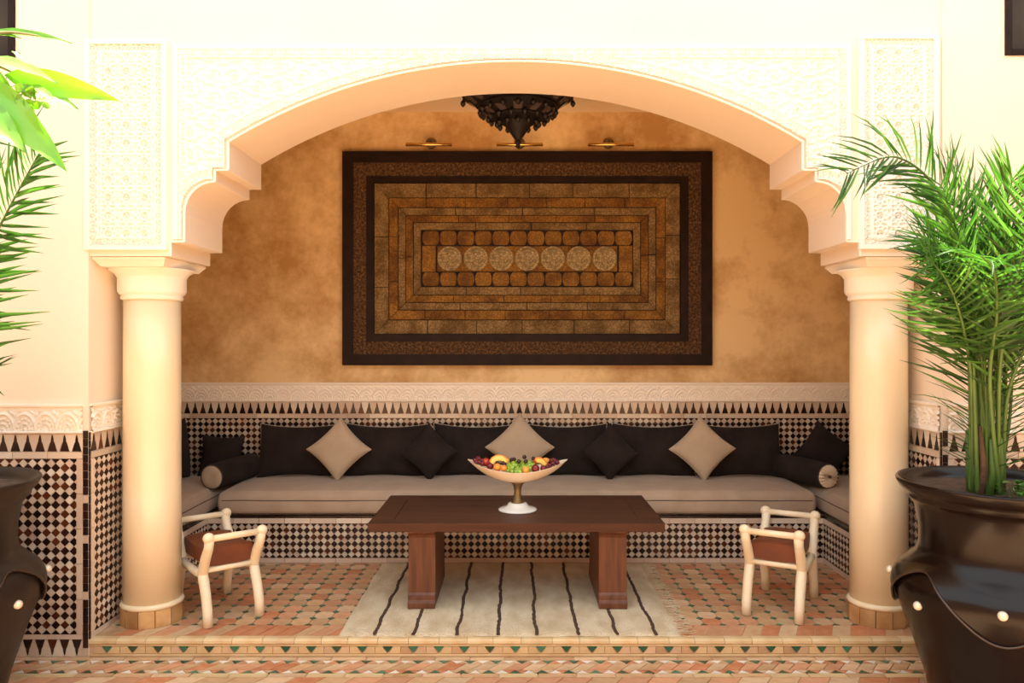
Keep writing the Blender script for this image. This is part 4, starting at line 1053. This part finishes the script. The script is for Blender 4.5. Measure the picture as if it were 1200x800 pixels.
# ------------------------------------------------------------------ palms
leafm = {}
def leaflet_mesh(kind, var):
    k_ = (kind, var)
    if k_ in leafm: return leafm[k_]
    rows = [(0, .004, 0), (.12, .022, 0), (.45, .030, -.01*var), (.75, .020, -.05*var), (1.0, .0015, -.12*var)]; vs = []; fs = []
    for u, w_, z in rows: vs += [(u, -w_, z+w_*.5), (u, 0, z), (u, w_, z+w_*.5)]
    for j in range(len(rows)-1):
        a = j*3; fs += [(a, a+3, a+4, a+1), (a+1, a+4, a+5, a+2)]
    b = MB(); b.add(vs, fs); leafm[k_] = b.mesh('leaflet', M['leaf'] if kind == 0 else M['leafy'], True); return leafm[k_]
def bez(pts, n):
    P_ = [Vector(p_) for p_ in pts]; out = []
    m = len(P_)-1
    for i in range(n+1):
        t = i/n*m; k = min(int(t), m-1); u = t-k; p0 = P_[max(k-1, 0)]; p1 = P_[k]; p2 = P_[k+1]; p3 = P_[min(k+2, m)]
        out.append(.5*((2*p1)+(-p0+p2)*u+(2*p0-5*p1+4*p2-p3)*u*u+(-p0+3*p1-3*p2+p3)*u**3))
    return out
leaf_count = {}
def frond(parent, pts, n=36, L_=.26, start=.25, young=.3, solo=True, base=Vector((0, 0, 0)), ang=48, droop=.25, wmul=1.0, upv=(0, 0, 1)):
    C = bez([Vector(p_)-base for p_ in pts], 60)
    o = MB(); o.tube(C, [.0085*(1-.85*i/60)+.001 for i in range(61)], 6); fr = o.build('frond', M['rachis'], parent, smooth=True)
    mb = MB()
    for i in range(n):
        f_ = start+(1-start)*(i+.5)/n; idx = min(59, int(f_*60)); p_ = C[idx].lerp(C[idx+1], f_*60-idx); t = (C[min(idx+2, 60)]-C[max(idx-1, 0)]).normalized()
        side = t.cross(Vector(upv)); side = side.normalized() if side.length > .1 else Vector((1, 0, 0)); up = side.cross(t).normalized()
        for s_ in (-1, 1):
            a = math.radians(ang*(1-.45*f_)+random.uniform(-9, 9)); l = L_*(.72+.45*math.sin(PI*min(1, .1+f_*.85)))*random.uniform(.85, 1.1)
            d = (t*math.cos(a)+side*s_*math.sin(a)+up*random.uniform(.05, .45)).normalized(); d = (d+Vector((0, 0, -droop*random.uniform(.3, 1)))).normalized()
            zax = up-d*up.dot(d); zax = zax.normalized() if zax.length > .01 else d.orthogonal(); yax = zax.cross(d)
            Mx = Matrix((d, yax, zax)).transposed().to_4x4(); w_ = wmul*.30/L_*.26*1.0
            Mx = Matrix.Translation(p_)@Mx@Matrix.Diagonal((l, l*1.0*w_, l, 1))
            k = 1 if random.random() < young else 0; me_ = leaflet_mesh(k, random.choice((0.5, 1.5, 3)))
            key = parent.name
            if solo and leaf_count.get(key, 0) < 298:
                q_ = link('leaflet', me_, fr); q_.matrix_basis = Mx; leaf_count[key] = leaf_count.get(key, 0)+1
            else:
                mb.add([Mx@v.co for v in me_.vertices], [tuple(f2.vertices) for f2 in me_.polygons], k)
    if mb.v: mb.build('leaflets', [M['leaf'], M['leafy']], fr, smooth=True, kind='stuff')
    return fr
def W(x, y, d): return Vector(((x-604)*d/900, d, EYE+(402-y)*d/900))
random.seed(21)
PB = Vector((1.885, 3.08, zs)); palm = thing('potted_palm', 'tall feathery date palm growing from the glossy pot at right', 'palm', PB)
fr_list = [
 ([PB+Vector((-.06, 0, 0)), W(1136, 430, 3.02), W(1122, 300, 2.95), W(1100, 225, 2.9), W(1050, 184, 2.85), W(992, 203, 2.8)], 32, .21, .30, .35, True, 60, .15),
 ([PB+Vector((-.05, -.03, 0)), W(1140, 420, 2.98), W(1132, 320, 2.9), W(1120, 262, 2.85), W(1103, 222, 2.8)], 24, .22, .35, .6, True, 55, .1),
 ([PB+Vector((.02, .02, 0)), W(1168, 420, 3.05), W(1172, 300, 3.05), W(1180, 240, 3.0), W(1187, 208, 2.95)], 24, .22, .35, .5, True, 50, .05),
 ([PB+Vector((-.03, .04, 0)), W(1150, 430, 3.15), W(1148, 330, 3.2), W(1135, 260, 3.2), W(1100, 215, 3.15)], 24, .24, .3, .2, True, 60, .15),
 ([PB+Vector((.03, -.04, 0)), W(1172, 430, 2.95), W(1190, 330, 2.85), W(1205, 270, 2.75), W(1220, 235, 2.65)], 22, .24, .3, .45, True, 55, .15),
 ([PB+Vector((-.05, .0, 0)), W(1138, 450, 3.0), W(1128, 380, 2.9), W(1110, 330, 2.8), W(1085, 300, 2.7)], 20, .22, .35, .15, True, 62, .3),
 ([PB+Vector((.05, .0, 0)), W(1176, 450, 3.1), W(1195, 370, 3.15), W(1215, 310, 3.2), W(1250, 270, 3.2)], 24, .24, .3, .25, False, 60, .2),
 ([PB+Vector((.0, .05, 0)), W(1158, 450, 3.2), W(1162, 360, 3.3), W(1168, 310, 3.28), W(1172, 285, 3.28)], 24, .22, .3, .2, False, 62, .2),
 ([PB+Vector((.02, -.06, 0)), W(1160, 450, 2.95), W(1168, 370, 2.8), W(1165, 320, 2.65), W(1150, 300, 2.5)], 22, .20, .35, .4, False, 62, .3),
 ([PB+Vector((-.02, -.02, 0)), W(1150, 470, 3.05), W(1155, 400, 3.05), W(1160, 330, 3.0), W(1175, 285, 2.95)], 24, .22, .3, .4, False, 62, .2),
 ([PB+Vector((.06, -.02, 0)), W(1180, 470, 3.0), W(1205, 400, 2.95), W(1235, 350, 2.9), W(1265, 330, 2.8)], 22, .24, .25, .3, False, 60, .25),
 ([PB+Vector((-.03, .02, 0)), W(1144, 470, 3.1), W(1138, 400, 3.12), W(1130, 345, 3.12), W(1112, 300, 3.1)], 24, .24, .25, .15, False, 62, .25),
]
for k, (pts, n, L_, st, yg, so, an, dr) in enumerate(fr_list):
    frond(palm, pts, int(n*1.2), L_, st, yg, so, PB, an, dr*(.35 if k < 4 else 1), 2.3, ((0, -1, .25), (.3, -1, .1), (-.2, -1, .1), (0, -1, .6), (-.4, -1, .2), (-.6, -.8, .5), (.3, -1, .4), (0, -1, .3), (0, -.5, 1), (.5, -1, 0), (-.3, -1, .5), (-.3, -1, .3))[k])
for k in range(9):      # inner mass of the crown
    a = random.uniform(-1, 1); pts = [PB+Vector((random.uniform(-.05, .05), random.uniform(-.05, .05), 0)), W(1158+a*10, 460, 3.05), W(1160+a*28, 375, 3.02+random.uniform(-.12, .12)), W(1158+a*48, 310, 3.0+random.uniform(-.2, .15)), W(1152+a*72, 262+abs(a)*20, 2.95+random.uniform(-.25, .2))]
    frond(palm, pts, 26, .21, .34, .12, False, PB, 58, .25, 2.3, (random.uniform(-.4, .4), -1, random.uniform(.1, .6)))
for k in range(7):      # low sparse leaflets (spines) on the stems
    pts = [PB+Vector((random.uniform(-.06, .06), random.uniform(-.06, .06), -.01)), W(1140+k*7, 500, 3.08+random.uniform(-.05, .05)), W(1135+k*9, 400, 3.05+random.uniform(-.1, .1)), W(1128+k*12, 330, 3.0+random.uniform(-.15, .15))]
    frond(palm, pts, 14, .20, .12, .15, False, PB, 68, .05, .9)
for k in range(10):
    a = 2*PI*k/10; b = MB(); b.tube([Vector((.05*math.cos(a), .05*math.sin(a), -.01)), Vector((.055*math.cos(a+.3), .055*math.sin(a+.3), .10)), Vector((.06*math.cos(a), .07*math.sin(a), .20+random.uniform(0, .08)))], [.018, .016, .007], 8)
    b.build('stem_sheath', M['rachis'] if k % 3 else M['fibre'], palm, smooth=True)
# small ground plant in the same pot
gp_c = Vector((1.965, 3.0, zs)); gp = thing('small_plant', 'small bright green leafy plant at the foot of the palm', 'plant', gp_c)
for k in range(42):
    a = random.uniform(0, 2*PI); r = random.uniform(.0, .10); h = random.uniform(.015, .06); s_ = random.uniform(.014, .026)
    c = Vector((r*math.cos(a)*1.3, r*math.sin(a), h)); b = MB(); d = Vector((math.cos(a), math.sin(a), random.uniform(-.2, .6))).normalized()*s_; sd = Vector((-math.sin(a), math.cos(a), 0))*s_*.6; up = Vector((0, 0, s_*.25))
    b.add([c-d, c-sd+up, c+d, c+sd+up, c], [(0, 1, 4), (1, 2, 4), (2, 3, 4), (3, 0, 4)]); b.tube([(c.x*.4, c.y*.4, 0), tuple(c-d)], .0012, 4)
    b.build('leaf', M['leafy'], gp, smooth=False)
# left palm
PL = Vector((LPp[0], LPp[1], zs)); lp = thing('potted_palm', 'feathery palm in the weathered pot, its fronds reaching in at the left edge', 'palm', PL)
for pts, n, L_, st, yg, so, an, dr in [
 ([PL, W(-60, 430, 3.0), W(-30, 330, 2.9), W(5, 255, 2.8), W(44, 183, 2.7)], 34, .26, .25, .1, True, 58, .25),
 ([PL, W(-90, 430, 3.05), W(-100, 300, 3.05), W(-80, 200, 3.0), W(-20, 140, 2.9)], 30, .28, .3, .2, True, 58, .25),
 ([PL, W(-80, 480, 3.1), W(-60, 400, 3.1), W(-40, 370, 3.1), W(-15, 345, 3.05)], 20, .22, .25, .1, True, 60, .2),
 ([PL, W(-70, 500, 3.05), W(-60, 470, 3.0), W(-40, 445, 2.95), W(-15, 440, 2.9)], 14, .18, .3, .1, False, 60, .2),
 ([PL, W(-120, 430, 3.0), W(-150, 300, 2.9), W(-200, 200, 2.8), W(-270, 170, 2.7)], 28, .28, .3, .3, False, 58, .25),
 ([PL, W(-110, 430, 2.9), W(-130, 320, 2.6), W(-140, 260, 2.3), W(-150, 240, 2.1)], 28, .28, .3, .3, False, 58, .25)]:
    frond(lp, pts, int(n*1.3), L_, st, yg, so, PL, an, dr*.6, 3.2, (.2, -1, .5))

# ------------------------------------------------------------------ broad-leaved branch reaching in from the left, near the camera
BD = 1.55
br0 = W(-90, 60, BD); br = thing('leafy_branch', 'branch of broad bright yellow-green sunlit leaves reaching in at the top left', 'branch', br0)
stems = [[W(-90, 60, BD), W(-40, 62, BD), W(0, 78, BD), W(30, 92, BD+.02)], [W(-60, 58, BD), W(-20, 44, BD+.03), W(10, 38, BD+.05), W(45, 42, BD+.06)]]
for s_ in stems: MB().tube([p_-br0 for p_ in bez(s_, 14)], [.006-.0003*k for k in range(15)], 6).build('twig', M['bark'], br, smooth=True)
def leaf(p0, p1, w, tilt, droop=.0):
    p0 = Vector(p0); p1 = Vector(p1); ax = p1-p0; L_ = ax.length; t = ax.normalized(); view = Vector((0, -1, .0)); sd = t.cross(view).normalized(); up = sd.cross(t)
    sd = (sd*math.cos(tilt)+up*math.sin(tilt)).normalized(); nrm = sd.cross(t); vs = []; fs = []; n = 12
    for i in range(n+1):
        f_ = i/n; ww = w*(math.sin(PI*min(1, f_**.8))**.9)*(1-.25*f_)+.0004; c = p0+ax*f_+Vector((0, 0, -droop*L_*f_*f_*1.0+droop*L_*f_))+nrm*.02*math.sin(PI*f_)*L_
        wv = .10*w*math.sin(f_*17)
        vs += [c-sd*ww-nrm*(wv-.25*ww), c-sd*ww*.5+nrm*.10*ww, c, c+sd*ww*.5+nrm*.10*ww, c+sd*ww+nrm*(wv+.25*ww)]
    for i in range(n):
        for j in range(4): a = i*5+j; fs.append((a, a+5, a+6, a+1))
    b = MB(); b.add([v-br0 for v in vs], fs); b.build('leaf', M['broad'], br, smooth=True)
random.seed(5)
for (a, b_, w, tl, dr) in ((W(-30, 95, 1.55), W(79, 201, 1.45), .040, .2, .12), (W(-10, 75, 1.56), W(38, 165, 1.50), .030, -.5, .1), (W(20, 92, 1.57), W(92, 128, 1.60), .018, .6, .1),
        (W(5, 88, 1.55), W(140, 118, 1.62), .028, -.2, .1), (W(-20, 66, 1.55), W(68, 98, 1.5), .020, .9, .05), (W(-40, 70, 1.58), W(-2, 160, 1.52), .032, .1, .1), (W(-10, 36, 1.6), W(85, 51, 1.66), .010, .4, .1),
        (W(-30, 35, 1.6), W(25, 45, 1.6), .014, .9, 0), (W(-50, 110, 1.5), W(30, 178, 1.45), .036, .6, .1), (W(28, 98, 1.56), W(68, 125, 1.52), .014, 1.0, .2), (W(15, 60, 1.6), W(24, 68, 1.6), .01, 1.2, 0),
        (W(-80, 50, 1.55), W(-120, 160, 1.5), .04, .3, .1), (W(-70, 45, 1.6), W(-60, -40, 1.6), .03, .3, .1)):
    leaf(a, b_, w, tl, dr)
for k in range(16):
    a = W(random.uniform(24, 56), random.uniform(96, 124), 1.50); leaf(a, a+Vector((random.uniform(-.02, .025), random.uniform(-.01, .01), random.uniform(-.025, .012))), .009, random.uniform(-1, 1), 0)
